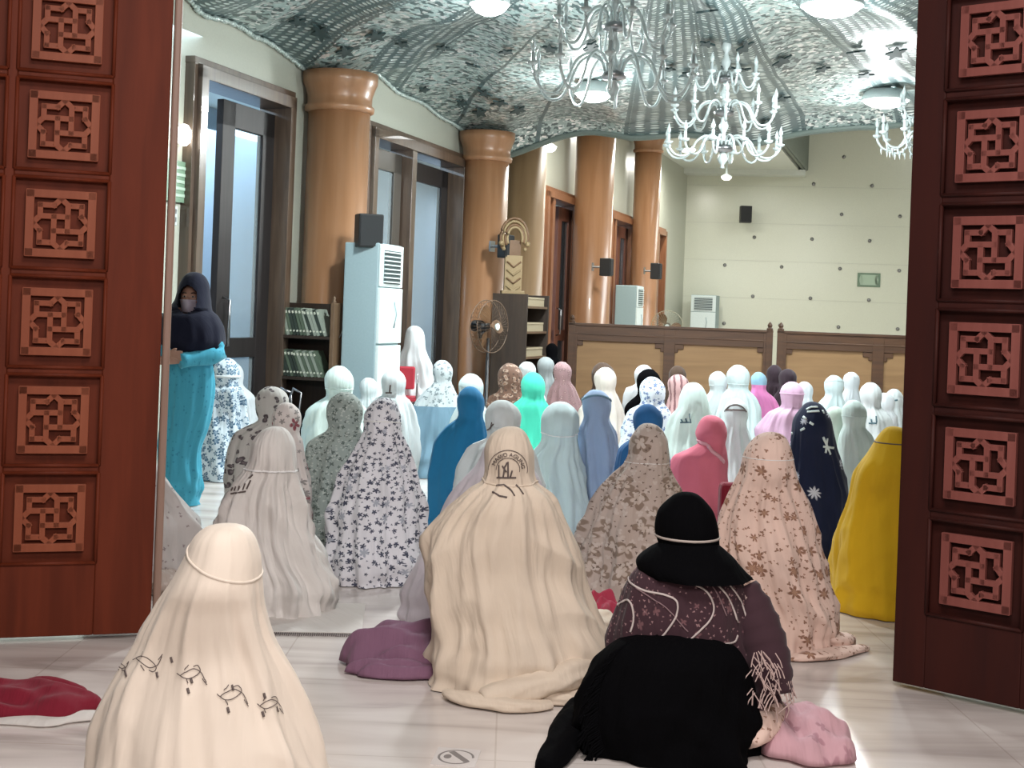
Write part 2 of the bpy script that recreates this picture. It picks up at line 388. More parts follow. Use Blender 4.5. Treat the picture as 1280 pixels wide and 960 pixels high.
o_ = openings
def frac(i, f): return o_[i][0]+(o_[i][1]-o_[i][0])*f
wall_door(3, *o_[0], M['frame'], M['leafw'], [(wall_s(276, 1.5), o_[0][1]-.1, .06, M['leafw'], M['pane'], .95)])
wall_door(4, *o_[1], M['frame'], M['leafw'], [(o_[1][0]+.12, wall_s(500, 2), .04, plain('grey_leaf', '4a453f', .3), M['pane'], .95), (wall_s(508, 2), o_[1][1]-.12, .1, M['leafw'], M['pane'], .45)], mull=wall_s(504, 2))
for i in (2, 3, 4):
    wall_door(3+i, *o_[i], M['brownframe'], M['brownleaf'], [(frac(i, .52), o_[i][1]-.12, .03, M['brownleaf'], darkp, 1.0)], mull=frac(i, .2))

# columns
def column(name, px, Y, r, top, mat, label, cap=True):
    p = P(px, 390, Y); root = empty(name, (p.x, p.y, 0), label, 'column')
    bm = bmesh.new(); lathe(bm, [(r+.06, 0), (r+.06, .18), (r+.03, .22), (r, .26), (r, top-.34 if cap else top)], 40); fin('shaft', bm, mat, root, True)
    if cap:
        bm = bmesh.new(); lathe(bm, [(r, top-.345), (r+.03, top-.33), (r+.035, top-.29), (r+.012, top-.27), (r+.012, top-.2), (r+.03, top-.14), (r+.055, top-.08), (r+.06, top)], 40); fin('capital', bm, mat, root, True)
    return root
column('column', 415, 11.9, .27, 3.34, M['col'], 'orange wooden column between the dark doors, behind the tall white air conditioner')
column('column', 601, 15.75, .265, 3.38, M['col'], 'orange wooden column behind the standing fan')
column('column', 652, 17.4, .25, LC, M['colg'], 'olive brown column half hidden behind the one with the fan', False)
column('column', 737, 20.5, .295, LC, M['col'], 'tall reddish column behind the left end of the wooden partition')
column('column', 803, 24.4, .24, LC, M['col'], 'farthest orange column, with a flared square capital')

# ------------------------------------------------------------------ big carved entrance doors
def carved_leaf(n, base_pt, ang, width, height, mats, sq, cols, rows_z, sgn, top_extra=0):
    """leaf: local x along the leaf from its free edge, local -y to the viewer"""
    root = empty('door_%d' % n, (base_pt.x, base_pt.y, 0), rz=ang); tag(root, kind='structure')
    dm, cm = mats
    bm = bmesh.new(); box(bm, (sgn*width/2, .035, height/2+.02), (width, .05, height)); fin('door_board', bm, dm, root)
    # stiles and rails standing proud, leaving square recesses
    bm = bmesh.new(); half = sq*.69; y = -.005
    xs = [sgn*c for c in cols]; edges = [0]
    xsort = sorted(cols)
    prev = 0
    for c in xsort:
        box(bm, (sgn*(prev+c-half)/2, y, height/2+.02), (c-half-prev, .03, height)); prev = c+half
    if width > prev: box(bm, (sgn*(prev+width)/2, y, height/2+.02), (width-prev, .03, height))
    for c in xsort:
        zz = [0.02]+sum([[z-half, z+half] for z in rows_z], [])+[height+.02]
        for k in range(0, len(zz), 2):
            if zz[k+1] > zz[k]: box(bm, (sgn*c, y, (zz[k]+zz[k+1])/2), (2*half, .03, zz[k+1]-zz[k]))
    fin('door_rails', bm, dm, root, bevel=.004)
    star = [(0,.76),(-.2,.56),(-.6,.56),(-.6,.22),(-.8,0),(-.6,-.22),(-.6,-.58),(-.22,-.58),(0,-.78),(.2,-.58),(.6,-.58),(.6,-.22),(.8,0),(.6,.24),(.6,.56),(.22,.56),(0,.76)]
    bars = [[(-.6,.22),(.2,.22)],[(.2,.56),(.2,-.22)],[(.6,-.22),(-.2,-.22)],[(-.2,.22),(-.2,-.58)]]
    bm = bmesh.new(); q = sq/2; wd = .17*q
    def bar(a, b_, y0=-.008, w_=wd, ext=.0):
        a = Vector((a[0]*q, 0, a[1]*q)); b_ = Vector((b_[0]*q, 0, b_[1]*q)); d = b_-a; L_ = d.length+w_*.9; an = math.atan2(d.z, d.x)
        mt = Matrix.Translation((a+b_)/2+Vector((0, y0, 0))) @ Matrix.Rotation(-an, 4, 'Y')
        box(bm, (0, 0, 0), (L_, .02, w_), mt)
    for a, b_ in zip(star, star[1:]): bar(a, b_)
    for a, b_ in bars: bar(a, b_, -.0085)
    for a, b_ in (((-.9,-.9),(.9,-.9)), ((-.9,.9),(.9,.9)), ((-.9,-.9),(-.9,.9)), ((.9,-.9),(.9,.9))): bar(a, b_, -.009, .25*q)
    me = None
    first = None
    for c in xsort:
        for z in rows_z:
            if first is None:
                o = fin('carved_panel', bm, cm, root, bevel=.0015); first = o
            else:
                o = first.copy(); COL.objects.link(o); o.parent = root
            o.location = (sgn*c, 0, z)
    # moulding around each recess
    bm = bmesh.new(); q2 = half
    for a, b_ in (((-1,-1),(1,-1)), ((-1,1),(1,1)), ((-1,-1),(-1,1)), ((1,-1),(1,1))):
        a_ = Vector((a[0]*q2, -.012, a[1]*q2)); c_ = Vector((b_[0]*q2, -.012, b_[1]*q2)); tube(bm, [a_, c_], .008, 6)
    first = None
    for c in xsort:
        for z in rows_z:
            if first is None: o = fin('panel_moulding', bm, dm, root, True); first = o
            else: o = first.copy(); COL.objects.link(o); o.parent = root
            o.location = (sgn*c, -.008, z)
    return root
# left leaf: free edge at pixel x=188 (bottom)
gL = G(187, 796); gL0 = G(0, 803); dl = Vector((gL.x-gL0.x, gL.y-gL0.y)); angL = math.atan2(dl.y, dl.x)
def leaf_coord(g, d, px, py):
    # distance from the free edge and height, where the pixel ray meets the leaf plane
    n2 = Vector((-d.y, d.x)).normalized(); r = P(px, py, 1)-Vector((0, 0, CH))
    tt = (g.x*n2.x+g.y*n2.y)/(r.x*n2.x+r.y*n2.y); p = Vector((0, 0, CH))+r*tt
    return (Vector((p.x-g.x, p.y-g.y))).length, p.z
def rowfit(g, d, pts): return [leaf_coord(g, d, *q) for q in pts]
Lr = rowfit(gL, dl, [(84, 37), (82, 157), (76, 280), (72, 401), (67, 525), (60, 648)])
cL = sum(a for a, z in Lr)/len(Lr); pL = (Lr[0][1]-Lr[5][1])/5; z0 = sum(z for a, z in Lr)/6-2.5*pL
rowsL = [z0+k*pL for k in range(-0, 9)]
sqL = (leaf_coord(gL, dl, 82, 117)[1]-leaf_coord(gL, dl, 82, 199)[1])
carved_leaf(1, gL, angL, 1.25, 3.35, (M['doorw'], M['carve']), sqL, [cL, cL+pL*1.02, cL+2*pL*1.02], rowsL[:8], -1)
gR = G(1118, 857); gR1 = G(1280, 893); dr = Vector((gR1.x-gR.x, gR1.y-gR.y)); angR = math.atan2(dr.y, dr.x)
Rr = rowfit(gR, dr, [(1245, 50), (1240, 182), (1237, 315), (1233, 448), (1226, 583), (1222, 717)])
cR = sum(a for a, z in Rr)/len(Rr); pR = (Rr[0][1]-Rr[5][1])/5; z0 = sum(z for a, z in Rr)/6-2.5*pR
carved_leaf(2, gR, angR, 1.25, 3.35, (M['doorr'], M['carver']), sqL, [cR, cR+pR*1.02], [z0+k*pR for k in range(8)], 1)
print('LEAF', cL, pL, sqL, cR, pR, [round(a, 3) for a, z in Rr], [round(a, 3) for a, z in Lr], 'z0', z0, angL, angR, AW)
# pale jamb strip beside the left leaf
d0 = P(204, 390, gL.y+.06); bm = bmesh.new(); box(bm, (0, 0, 1.8), (.03, .03, 3.6)); o = fin('trim_8', bm, M['jamb'], bevel=.008); tag(o, kind='structure')
o.location = (gL.x+.012, gL.y+.04, 0); o.rotation_euler = (0, 0, angL)

# ------------------------------------------------------------------ canopy
CC = Vector((.75, 7.2))
def canopy_h(X, Y):
    q = Vector((X-W0.x, Y-W0.y, 0)); s = q.dot(dirw); d = q.dot(nrmw)
    # scallops against the wall: low at the columns
    s1 = wall_s(416, 3); s2 = wall_s(601, 3); per = s2-s1; fr = ((s-s1)/per) % 1.0; sc = (1-fr) if fr > .14 else fr/.14*.86
    hw = 3.33+.32*sc
    hm = 3.62+.10*math.cos(d*1.1+.6)
    k = min(1, max(0, d/1.5)); k = k*k*(3-2*k)
    h = hw*(1-k)+hm*k
    dx, dy = X-CC.x, Y-CC.y; r = math.hypot(dx, dy); a = math.atan2(dy, dx)
    h += .08*(abs(math.sin(a*9+.6))-.5)*min(1, r*.3)+.05*(abs(math.sin(a*20+r*.5))-.5)*min(1, r*.3)
    h += .05*noise.noise(Vector((X*1.3, Y*1.3, 3)))
    return h
cg = empty('ceiling_canopy', (CC.x, CC.y, 3.4), 'silver grey sequined fabric canopy draped under the ceiling of the hall', 'canopy')
bm = bmesh.new(); uvl = bm.loops.layers.uv.new('UVMap'); NS, ND = 170, 170; grid = []
D_L = (16.4-W0.y)/dirw.y; edge_line = []
for i in range(NS+1):
    row = []
    for j in range(ND+1):
        d = 9.5*(j/ND); s = -4.5+(D_L+4.5)*(i/NS); p = WP(s)+nrmw*d
        # far edge runs parallel to the far wall, not square to the left wall
        p.y += (d*.12)*(i/NS)
        sag = 0
        h = canopy_h(p.x, p.y)
        if i > NS-6: h -= .012*(i-NS+6)**1.3
        row.append(bm.verts.new((p.x-CC.x, p.y-CC.y, h-3.4)))
    grid.append(row)
for i in range(NS):
    for j in range(ND):
        f = bm.faces.new((grid[i][j], grid[i][j+1], grid[i+1][j+1], grid[i+1][j])); f.smooth = True
        ctr = f.calc_center_median(); ac = math.atan2(ctr.y, ctr.x)
        for lp in f.loops:
            x, y = lp.vert.co.x, lp.vert.co.y; a = math.atan2(y, x)
            while a-ac > PI: a -= 2*PI
            while a-ac < -PI: a += 2*PI
            r = math.hypot(x, y); lp[uvl].uv = (a*54/(2*PI)+60, r*1.25)
cb = fin('canopy_cloth', bm, M['sequin'], cg)
# edge roll and beads
bm = bmesh.new(); tube(bm, [v.co.copy()+Vector((0, 0, -.01)) for v in [Vv for Vv in []]] or [Vector(g) for g in [(v[0], v[1], v[2]) for v in []]] or [Vector((0, 0, 0)), Vector((0, .001, 0))], .001, 4); bm.free()
me = cb.data
def cgpt(i, j): return me.vertices[i*(ND+1)+j].co.copy()
bm = bmesh.new(); tube(bm, [cgpt(NS, j) for j in range(0, ND+1, 2)], .045, 8); fin('edge_roll', bm, plain('roll_fabric', '65736c', .5, 0, .3, 30), cg, True)
bm = bmesh.new()
for i in range(0, NS):
    for k in range(2):
        c = cgpt(i, 0).lerp(cgpt(i+1, 0), k/2)+Vector((.035, 0, -.02)); bmesh.ops.create_icosphere(bm, subdivisions=1, radius=.02+.006*(i % 2), matrix=Matrix.Translation(c))
o = fin('bead_trim', bm, M['bead'], cg, True); tag(o, kind='stuff')
# dark leaf appliques
LEAVES = [(373, 22), (401, 36), (432, 60), (503, 50), (553, 55), (633, 60), (591, 77), (577, 125), (600, 137), (606, 113), (624, 125), (624, 150), (648, 134), (680, 142), (662, 161), (688, 56), (738, 57), (884, 50), (930, 55), (885, 8), (836, 82), (860, 88), (910, 80), (928, 83), (978, 72), (1028, 82), (1071, 60), (1120, 62), (976, 120), (1082, 90), (610, 168), (700, 160), (738, 52), (530, 108), (470, 40), (958, 150)]
for k, (x, y) in enumerate(LEAVES):
    Y = 10.0
    for _ in range(60):
        p = P(x, y, Y); Y += (canopy_h(p.x, p.y)-p.z)*.8
        Y = max(7, min(15.2, Y))
    if Y > 15.1: continue
    p = P(x, y, Y); bm = bmesh.new(); n_ = 5; sz = .07*(.8+.5*CR.random()); a0 = CR.random()*6; vs = []; vt = []
    for q in range(n_*4):
        rr = sz*(1.15 if q % 4 == 0 else (.75 if q % 4 in (1, 3) else .5)); a = a0+q*2*PI/(n_*4)
        vs.append(bm.verts.new((rr*math.cos(a), rr*2.0*math.sin(a), -.012))); vt.append(bm.verts.new((rr*.9*math.cos(a), rr*1.9*math.sin(a), .004)))
    bm.faces.new(vs); bm.faces.new(vt[::-1])
    for q in range(len(vs)): bm.faces.new((vs[q], vs[(q+1) % len(vs)], vt[(q+1) % len(vs)], vt[q]))
    o = fin('leaf_applique', bm, M['leafd'], cg); zz = canopy_h(p.x, p.y); o.location = (p.x-CC.x, p.y-CC.y, zz-3.4-.03)
    e = .1; o.rotation_euler = (math.atan((canopy_h(p.x, p.y+e)-zz)/e), -math.atan((canopy_h(p.x+e, p.y)-zz)/e), 0)

# flood lamps
flab = ['round white flood lamp at the top edge, left of the chandeliers', 'round white flood lamp glowing behind the nearer chandelier', 'large round flood lamp at the top edge over the right half', 'large round flood lamp beside the right entrance door']
for (x, y, dia, pw), lb in zip(FLOODS, flab):
    Y = 10
    for _ in range(60): p = P(x, y, Y); Y += (canopy_h(p.x, p.y)-.12-p.z)*.8
    p = P(x, y, Y); root = empty('flood_lamp', (p.x, p.y, p.z), lb, 'lamp', 'flood lamps under the canopy')
    bm = bmesh.new(); r = dia/2; lathe(bm, [(r*.4, .13), (r*.9, .10), (r*1.05, .03), (r*1.06, 0), (r*1.0, -.005), (r*.98, .02)], 28, cap=False); fin('housing', bm, M['white'], root, True)
    bm = bmesh.new(); lathe(bm, [(r*.98, .015), (r*.92, -.02), (r*.7, -.05), (r*.35, -.07), (.001, -.076)], 28, cap=False); fin('lens', bm, M['flood'], root, True)
    area('flood_beam', (p.x, p.y, p.z-.1), dia, pw*1.5, COOL)
    l = bpy.data.lights.new('flood_light', 'POINT'); l.energy = pw; l.color = COOL; l.shadow_soft_size = dia*.3
    o = bpy.data.objects.new('flood_light', l); COL.objects.link(o); o.location = (p.x, p.y, p.z-.42)

# chandeliers
def chandelier(loc, tiers, stem_top, label, crystals=False):
    root = empty('chandelier', loc, label, 'chandelier', 'glass chandeliers under the canopy')
    zb = min(t_[0] for t_ in tiers)
    bm = bmesh.new(); prof = []; z = zb-.16
    seq = [(.001, 0), (.02, .01), (.012, .03), (.03, .05), (.045, .08), (.03, .12), (.015, .15)]
    prof = [(r, zb-.16+dz) for r, dz in seq]
    z = zb
    while z < stem_top-.12:
        prof += [(.016, z), (.034, z+.03), (.04, z+.06), (.022, z+.1)]; z += .13
    prof += [(.012, stem_top)]
    lathe(bm, prof, 12); fin('centre_stem', bm, M['glass'], root, True)
    for (zt, R, n_, dip, rise) in tiers:
        bm = bmesh.new(); lathe(bm, [(.02, zt-.03), (.075, zt-.015), (.085, zt+.01), (.05, zt+.03), (.02, zt+.04)], 16); fin('hub_dish', bm, M['metal'], root, True)
        proto = None
        for k in range(n_):
            a = 2*PI*k/n_+.2
            if proto is None:
                bm = bmesh.new(); cps = [(.05, 0), (R*.16, rise*.75), (R*.32, rise), (R*.48, rise*.55), (R*.58, -dip*.4), (R*.70, -dip), (R*.86, -dip*.95), (R*.97, -dip*.3), (R, dip*.25)]
                pts_ = []
                for i_ in range(len(cps)-1):
                    p0 = cps[max(i_-1, 0)]; p1 = cps[i_]; p2 = cps[i_+1]; p3 = cps[min(i_+2, len(cps)-1)]
                    for u in (0, .25, .5, .75):
                        f_ = lambda a0, a1, a2, a3: .5*((2*a1)+(-a0+a2)*u+(2*a0-5*a1+4*a2-a3)*u*u+(-a0+3*a1-3*a2+a3)*u**3)
                        pts_.append(Vector((f_(p0[0], p1[0], p2[0], p3[0]), 0, zt+f_(p0[1], p1[1], p2[1], p3[1]))))
                pts_.append(Vector((R, 0, zt+dip*.25)))
                tube(bm, pts_, .0095, 7); arm = fin('arm', bm, M['glass'], root, True)
                bm = bmesh.new(); z0_ = zt+dip*.25; lathe(bm, [(.006, z0_-.01), (.03, z0_+.005), (.036, z0_+.02), (.014, z0_+.022), (.012, z0_+.08), (.001, z0_+.081)], 12, c=(R, 0, 0)); cup = fin('candle_cup', bm, M['glass'], arm, True)
                bm = bmesh.new(); lathe(bm, [(.008, z0_+.08), (.016, z0_+.10), (.017, z0_+.115), (.009, z0_+.14), (.001, z0_+.165)], 10, c=(R, 0, 0)); bl = fin('candle_bulb', bm, M['glass'], arm, True)
                kids = [cup, bl]
                if crystals:
                    bm = bmesh.new()
                    for q in range(4): 
                        c_ = Vector((R*(.62+.1*q), 0, zt-dip-.035+.02*(q == 3))); bmesh.ops.create_cone(bm, segments=6, radius1=.001, radius2=.012, depth=.05, matrix=Matrix.Translation(c_), cap_ends=True)
                    kids.append(fin('crystal_drops', bm, M['glass'], arm))
                proto = arm; arm.rotation_euler = (0, 0, a)
            else:
                c_ = proto.copy(); COL.objects.link(c_); c_.parent = root; c_.rotation_euler = (0, 0, a)
                for kd in kids: q = kd.copy(); COL.objects.link(q); q.parent = c_
    return root
p = P(768, 60, 8.4)
chandelier((p.x, p.y, 0), [(2.80, .51, 10, .13, .13), (3.10, .36, 8, .11, .12)], 3.70, 'glass chandelier nearest the entrance, its long arms reaching out below the canopy')
p = P(905, 150, 11.0)
chandelier((p.x, p.y, 0), [(2.70, .46, 12, .07, .10), (2.99, .42, 10, .10, .09), (3.26, .26, 8, .07, .06)], 3.70, 'glass chandelier with three tiers of arms, hanging beyond the nearer one')
p = P(1172, 150, 11.0)
chandelier((p.x, p.y, 0), [(2.84, .47, 12, .08, .08), (3.08, .30, 8, .07, .06)], 3.70, 'glass chandelier cut off by the right entrance door', True)

# ------------------------------------------------------------------ wooden partitions
def partition(x0, x1, panels, Yc, ang, label, ltop=404):
    a = P(x0, 410, Yc); b_ = P(x1, 410, Yc); Lw = (b_.x-a.x)/math.cos(ang)
    root = empty('wooden_partition', (a.x, a.y, 0), label, 'partition', 'low wooden partitions behind the back row', rz=ang)
    Ht = 1.205
    bm = bmesh.new()
    box(bm, (Lw/2, 0, Ht-.10), (Lw, .06, .19)); box(bm, (Lw/2, 0, Ht), (Lw+.02, .09, .03)); box(bm, (Lw/2, 0, Ht-.115), (Lw, .075, .015)); box(bm, (Lw/2, 0, .12), (Lw, .06, .2)); fin('rail', bm, M['part'], root, bevel=.003)
    n_ = len(panels); step = Lw/panels[0]
    for k in range(panels[0]+1):
        bm = bmesh.new(); w_ = .13 if 0 < k < panels[0] else .10; x = min(max(k*step, w_/2), Lw-w_/2)
        box(bm, (x, 0, (Ht-.02)/2), (w_, .07, Ht-.02)); fin('stile', bm, M['part'], root, bevel=.003)
    for k in range(panels[0]):
        bm = bmesh.new(); box(bm, ((k+.5)*step, .01, .6), (step-.1, .02, .85)); fin('panel', bm, M['partp'], root)
        for sx in (-1, 1):
            bm = bmesh.new(); x = (k+.5)*step+sx*(step/2-.11)
            box(bm, (x, -.005, Ht-.225), (.12, .03, .06)); box(bm, (x-sx*-.03, -.005, Ht-.27), (.05, .03, .05)); fin('corner_bracket', bm, M['part'], root, bevel=.006)
    for x in (.03, Lw-.03):
        bm = bmesh.new(); box(bm, (x, 0, Ht/2), (.075, .09, Ht+.02)); lathe(bm, [(.036, Ht), (.038, Ht+.03), (.022, Ht+.05), (.03, Ht+.07), (.018, Ht+.095), (.001, Ht+.115)], 12, c=(x, 0, 0)); fin('post', bm, M['part'], root)
    return root
partition(712, 959, [2], 16.4, math.radians(-8), 'left wooden partition with two tan panels, ending at the gap')
partition(973, 1215, [2], 15.95, math.radians(-8), 'right wooden partition running behind the right entrance door')

# ------------------------------------------------------------------ air conditioners
def aircon(px, Y, w_, d_, h_, rz, label):
    p = P(px, 390, Y); root = empty('air_conditioner', (p.x, p.y, 0), label, 'air conditioner', 'standing air conditioners', rz=rz)
    # local -y is the front
    bm = bmesh.new(); box(bm, (0, .02, h_/2+.02), (w_, d_, h_-.04)); box(bm, (0, .02, .02), (w_-.04, d_-.04, .04)); fin('casing', bm, M['acside'], root, bevel=.012)
    bm = bmesh.new(); box(bm, (0, -d_/2+.01, h_*.32), (w_-.01, .03, h_*.44)); box(bm, (0, -d_/2+.01, h_*.675), (w_-.01, .03, h_*.25)); box(bm, (0, -d_/2+.01, h_*.9), (w_-.01, .02, h_*.19)); fin('front_panel', bm, M['white'], root, bevel=.006)
    bm = bmesh.new(); box(bm, (0, -d_/2-.001, h_*.895), (w_*.72, .006, h_*.15)); gp = fin('air_outlet', bm, M['acgrille'], root)
    bm = bmesh.new()
    for k in range(8): box(bm, (0, -d_/2-.012, h_*.828+k*h_*.019), (w_*.72, .02, .010))
    fin('louvres', bm, M['white'], gp)
    bm = bmesh.new(); tube(bm, [Vector((w_*.12, -d_/2-.01, h_*.62)), Vector((w_*.17, -d_/2-.02, h_*.68)), Vector((w_*.12, -d_/2-.01, h_*.74))], .006, 6); fin('badge_mark', bm, M['acside'], root, True)
    bm = bmesh.new()
    box(bm, (0, -d_/2-.006, h_*.1), (w_*.8, .01, h_*.12)); fin('intake_grille', bm, M['acside'], root)
    return root
RW = PI/2-AW
aircon(467, 11.5, .50, .31, 1.85, RW, 'tall pale blue white air conditioner standing between bookshelf and open door')
aircon(787, 23.0, .50, .36, 1.84, RW, 'white air conditioner behind the partition, in front of the farthest column')
q = corner+dirf*.9+nrmf*.45; aircon(881, q.y, .55, .40, 1.84, AF+math.radians(-8), 'white air conditioner with grey grille against the pale far wall')

# speakers
def speaker(px, py, Y, dims, rz, label, tilt=0):
    p = P(px, py, Y); root = empty('wall_speaker', (p.x, p.y, p.z), label, 'speaker', 'black speakers on walls and columns', rz=rz)
    a, b_, c = dims
    bm = bmesh.new(); box(bm, (0, 0, 0), (a, b_, c)); fin('cabinet', bm, M['black'], root, bevel=.01)
    bm = bmesh.new(); box(bm, (0, -b_/2-.004, 0), (a*.88, .01, c*.9)); fin('speaker_grille', bm, plain('grille_cloth', '26282a', .8, 0, .5, 300), root)
    bm = bmesh.new(); tube(bm, [Vector((0, b_/2, 0)), Vector((0, b_/2+.12, 0))], .018, 8); box(bm, (0, b_/2+.125, 0), (.1, .012, .12)); fin('bracket', bm, M['metal'], root)
    return root
q = corner+dirf*2.35
speaker(932, 268, q.y-.32, (.24, .2, .36), AF+.2, 'black speaker high on the pale far wall')
speaker(461, 289, 11.3, (.21, .16, .28), RW-.9, 'black speaker on the first column above the tall air conditioner')
speaker(758, 334, 19.9, (.2, .16, .26), RW, 'small dark speaker on the right side of the reddish column')
speaker(820, 339, 23.7, (.22, .16, .28), RW, 'small dark speaker on the farthest column')
speaker(632, 308, 15.2, (.16, .12, .26), RW-.3, 'small black speaker on the column in front of the carved arch')

# signs
Y = corner.y
for _ in range(20): p = P(1086, 350, Y); Y = corner.y+(p.x-corner.x)*math.tan(AF)
root = empty('wall_plaque', P(1086, 350, Y)+nrmf*.012, 'green framed plaque on the studded far wall', 'plaque', rz=AF)
bm = bmesh.new(); box(bm, (0, 0, 0), (.48, .02, .30)); fin('plaque_frame', bm, plain('plaque_green', '6e8670', .4), root, bevel=.004)
bm = bmesh.new(); box(bm, (0, -.012, 0), (.36, .008, .22))
for sx in (-1, 1): bmesh.ops.create_cone(bm, segments=16, radius1=.11, radius2=.11, depth=.008, cap_ends=True, matrix=Matrix.Translation((sx*.16, -.012, 0)) @ Matrix.Rotation(PI/2, 4, 'X') @ Matrix.Diagonal((.35, .9, 1, 1)))
fin('plaque_face', bm, plain('plaque_pale', 'a9bfa9', .35), root)
sS = wall_s(219, 2.4); root = empty('notice_board', WP(sS, .02, 2.18), 'green and white notice board left of the first dark door', 'notice', rz=RW)
bm = bmesh.new(); box(bm, (0, 0, 0), (.34, .02, .30)); fin('notice_backing', bm, M['green'], root)
for k in range(5):
    bm = bmesh.new(); box(bm, (.02*(k % 2), -.012, .1-k*.05), (.24-.03*(k % 3), .006, .022)); fin('notice_line', bm, M['greenl'], root)
root = empty('light_switch', WP(sS-.02, .012, 1.93), 'pale switch plate under the green notice board', 'switch', rz=RW)
bm = bmesh.new(); box(bm, (0, 0, 0), (.1, .015, .14)); fin('switch_plate', bm, M['white'], root, bevel=.004)
for k in range(2):
    bm = bmesh.new(); box(bm, (0, -.012, .03-.06*k), (.05, .01, .035)); fin('switch_rocker', bm, M['metal'], root)
root = empty('wall_lamp', WP(wall_s(220, 2.4), .06, 2.52), 'small glowing lamp high on the wall left of the first dark door', 'lamp', rz=RW)
bm = bmesh.new(); lathe(bm, [(.02, -.08), (.05, -.05), (.055, .03), (.03, .07), (.001, .08)], 14); fin('lamp_shade', bm, M['bulb'], root, True)
bm = bmesh.new(); box(bm, (0, .05, 0), (.08, .03, .12)); fin('lamp_mount', bm, M['metal'], root)
# lamp spots on the far hall
for (x, y, Y, r_, lb) in ((860, 186, 24.2, .14, 'bright square panel lamp in the low white ceiling'), (908, 221, 27.0, .10, 'glowing downlight hanging near the far end of the white ceiling'), (686, 184, 18.6, .10, 'bright lamp high on the wall behind the olive column')):
    p = P(x, y, Y); root = empty('ceiling_lamp', p, lb, 'lamp')
    bm = bmesh.new(); lathe(bm, [(r_, 0), (r_*.95, -.03), (r_*.6, -.06), (.001, -.07)], 18, cap=False); fin('lamp_lens', bm, M['bulb'], root, True)
    bm = bmesh.new(); lathe(bm, [(r_*1.1, -.01), (r_*1.12, .01), (r_*.5, .05), (.02, .06), (.015, max(.07, LC-p.z))], 18); fin('lamp_rim', bm, M['white'], root, True)
for (x_, y_, Y_, pw_) in ((703, 180, 18.4, 26), (778, 200, 22.0, 30), (838, 232, 26.5, 30)):
    q_ = P(x_, y_, Y_); area('wall_wash', (q_.x+.30, Y_-.1, q_.z+.45), .3, pw_*2.6, (1, .97, .88))  # unseen area lights added to brighten the wall above the far doors

# ------------------------------------------------------------------ bookshelf with books
pS = P(381, 420, 11.5); ang = RW-PI/2
root = empty('bookshelf', (pS.x, pS.y, 0), 'low dark wooden bookshelf with two rows of leaning books, left of the tall air conditioner', 'bookshelf', rz=ang)
SW, SD, SH = .63, .30, 1.40
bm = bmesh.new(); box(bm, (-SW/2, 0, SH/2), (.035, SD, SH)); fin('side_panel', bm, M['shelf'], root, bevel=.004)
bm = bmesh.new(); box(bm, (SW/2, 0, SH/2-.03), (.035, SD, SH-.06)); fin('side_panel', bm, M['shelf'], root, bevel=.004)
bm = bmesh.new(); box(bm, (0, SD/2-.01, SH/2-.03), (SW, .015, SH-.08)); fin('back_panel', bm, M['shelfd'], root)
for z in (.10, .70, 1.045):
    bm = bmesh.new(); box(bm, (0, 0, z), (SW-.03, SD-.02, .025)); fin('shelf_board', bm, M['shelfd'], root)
for x in (-SW/2, SW/2):
    for y in (-SD/2+.03, SD/2-.03):
        bm = bmesh.new(); z_ = SH-(0.06 if x > 0 else 0); lathe(bm, [(.014, z_-.01), (.02, z_+.01), (.010, z_+.025), (.016, z_+.04), (.001, z_+.06)], 10, c=(x, y, 0)); fin('finial', bm, M['shelf'], root, True)
bm = bmesh.new(); tube(bm, [Vector((SW/2+.02, -.04, 1.05)), Vector((SW/2+.05, -.03, 1.12)), Vector((SW/2+.03, .02, 1.18)), Vector((SW/2+.05, .05, 1.10))], .006, 6); fin('side_hook', bm, M['metal'], root, True)
PL = plain('spine_label', 'd8dccb', .6)
def bookm(w_, h_, d_, cm):
    b0 = empty('book', (0, 0, 0))
    bm = bmesh.new(); box(bm, (0, -d_/2+.002, h_/2), (w_, .004, h_)); box(bm, (-w_/2, 0, h_/2), (.003, d_, h_)); box(bm, (w_/2, 0, h_/2), (.003, d_, h_)); fin('book_cover', bm, cm, b0)
    bm = bmesh.new(); box(bm, (0, .002, h_/2), (w_-.004, d_-.01, h_-.012)); fin('book_pages', bm, plain('paper', 'cfc8b4', .8), b0)
    bm = bmesh.new(); box(bm, (0, -d_/2-.001, h_*.86), (w_*.7, .002, h_*.09)); fin('spine_label', bm, PL, b0); bm = bmesh.new(); box(bm, (0, -d_/2-.001, h_*.16), (w_*.7, .002, h_*.06)); fin('spine_label', bm, PL, b0)
    return b0
bcols = [('green grey', plain('book_green', '5c6b5a', .6)), ('pale grey', plain('book_pale', '9aa497', .6)), ('dark green', plain('book_dark', '343f38', .6))]
protos = [bookm(.024, .235, .17, c) for _, c in bcols]; used = [False]*3
MS = Matrix.Translation((pS.x, pS.y, 0)) @ Matrix.Rotation(ang, 4, 'Z')
ORD = 'first second third fourth fifth sixth seventh eighth ninth tenth eleventh twelfth thirteenth fourteenth fifteenth'.split()
def put_book(x, z, kind, lean, rowname, n_=0):
    pr = protos[kind]
    if not used[kind]: o = pr; used[kind] = True
    else:
        o = pr.copy(); COL.objects.link(o)
        for ch in list(pr.children):
            c_ = ch.copy(); COL.objects.link(c_); c_.parent = o
    o.matrix_world = MS @ Matrix.Translation((x, -.03, z)) @ Matrix.Rotation(-lean, 4, 'Y')
    tag(o, '%s book on the %s board of the bookshelf, %s from the left' % (bcols[kind][0], rowname, ORD[n_]), 'book', 'books leaning on the %s board of the bookshelf' % rowname)
for k in range(15): put_book(-.19+k*.031, 1.06, [2, 0, 0, 1, 0, 2][k % 6] if k < 10 else [1, 2, 1][k % 3], .30+.02*(k > 9)*4, 'upper', k)
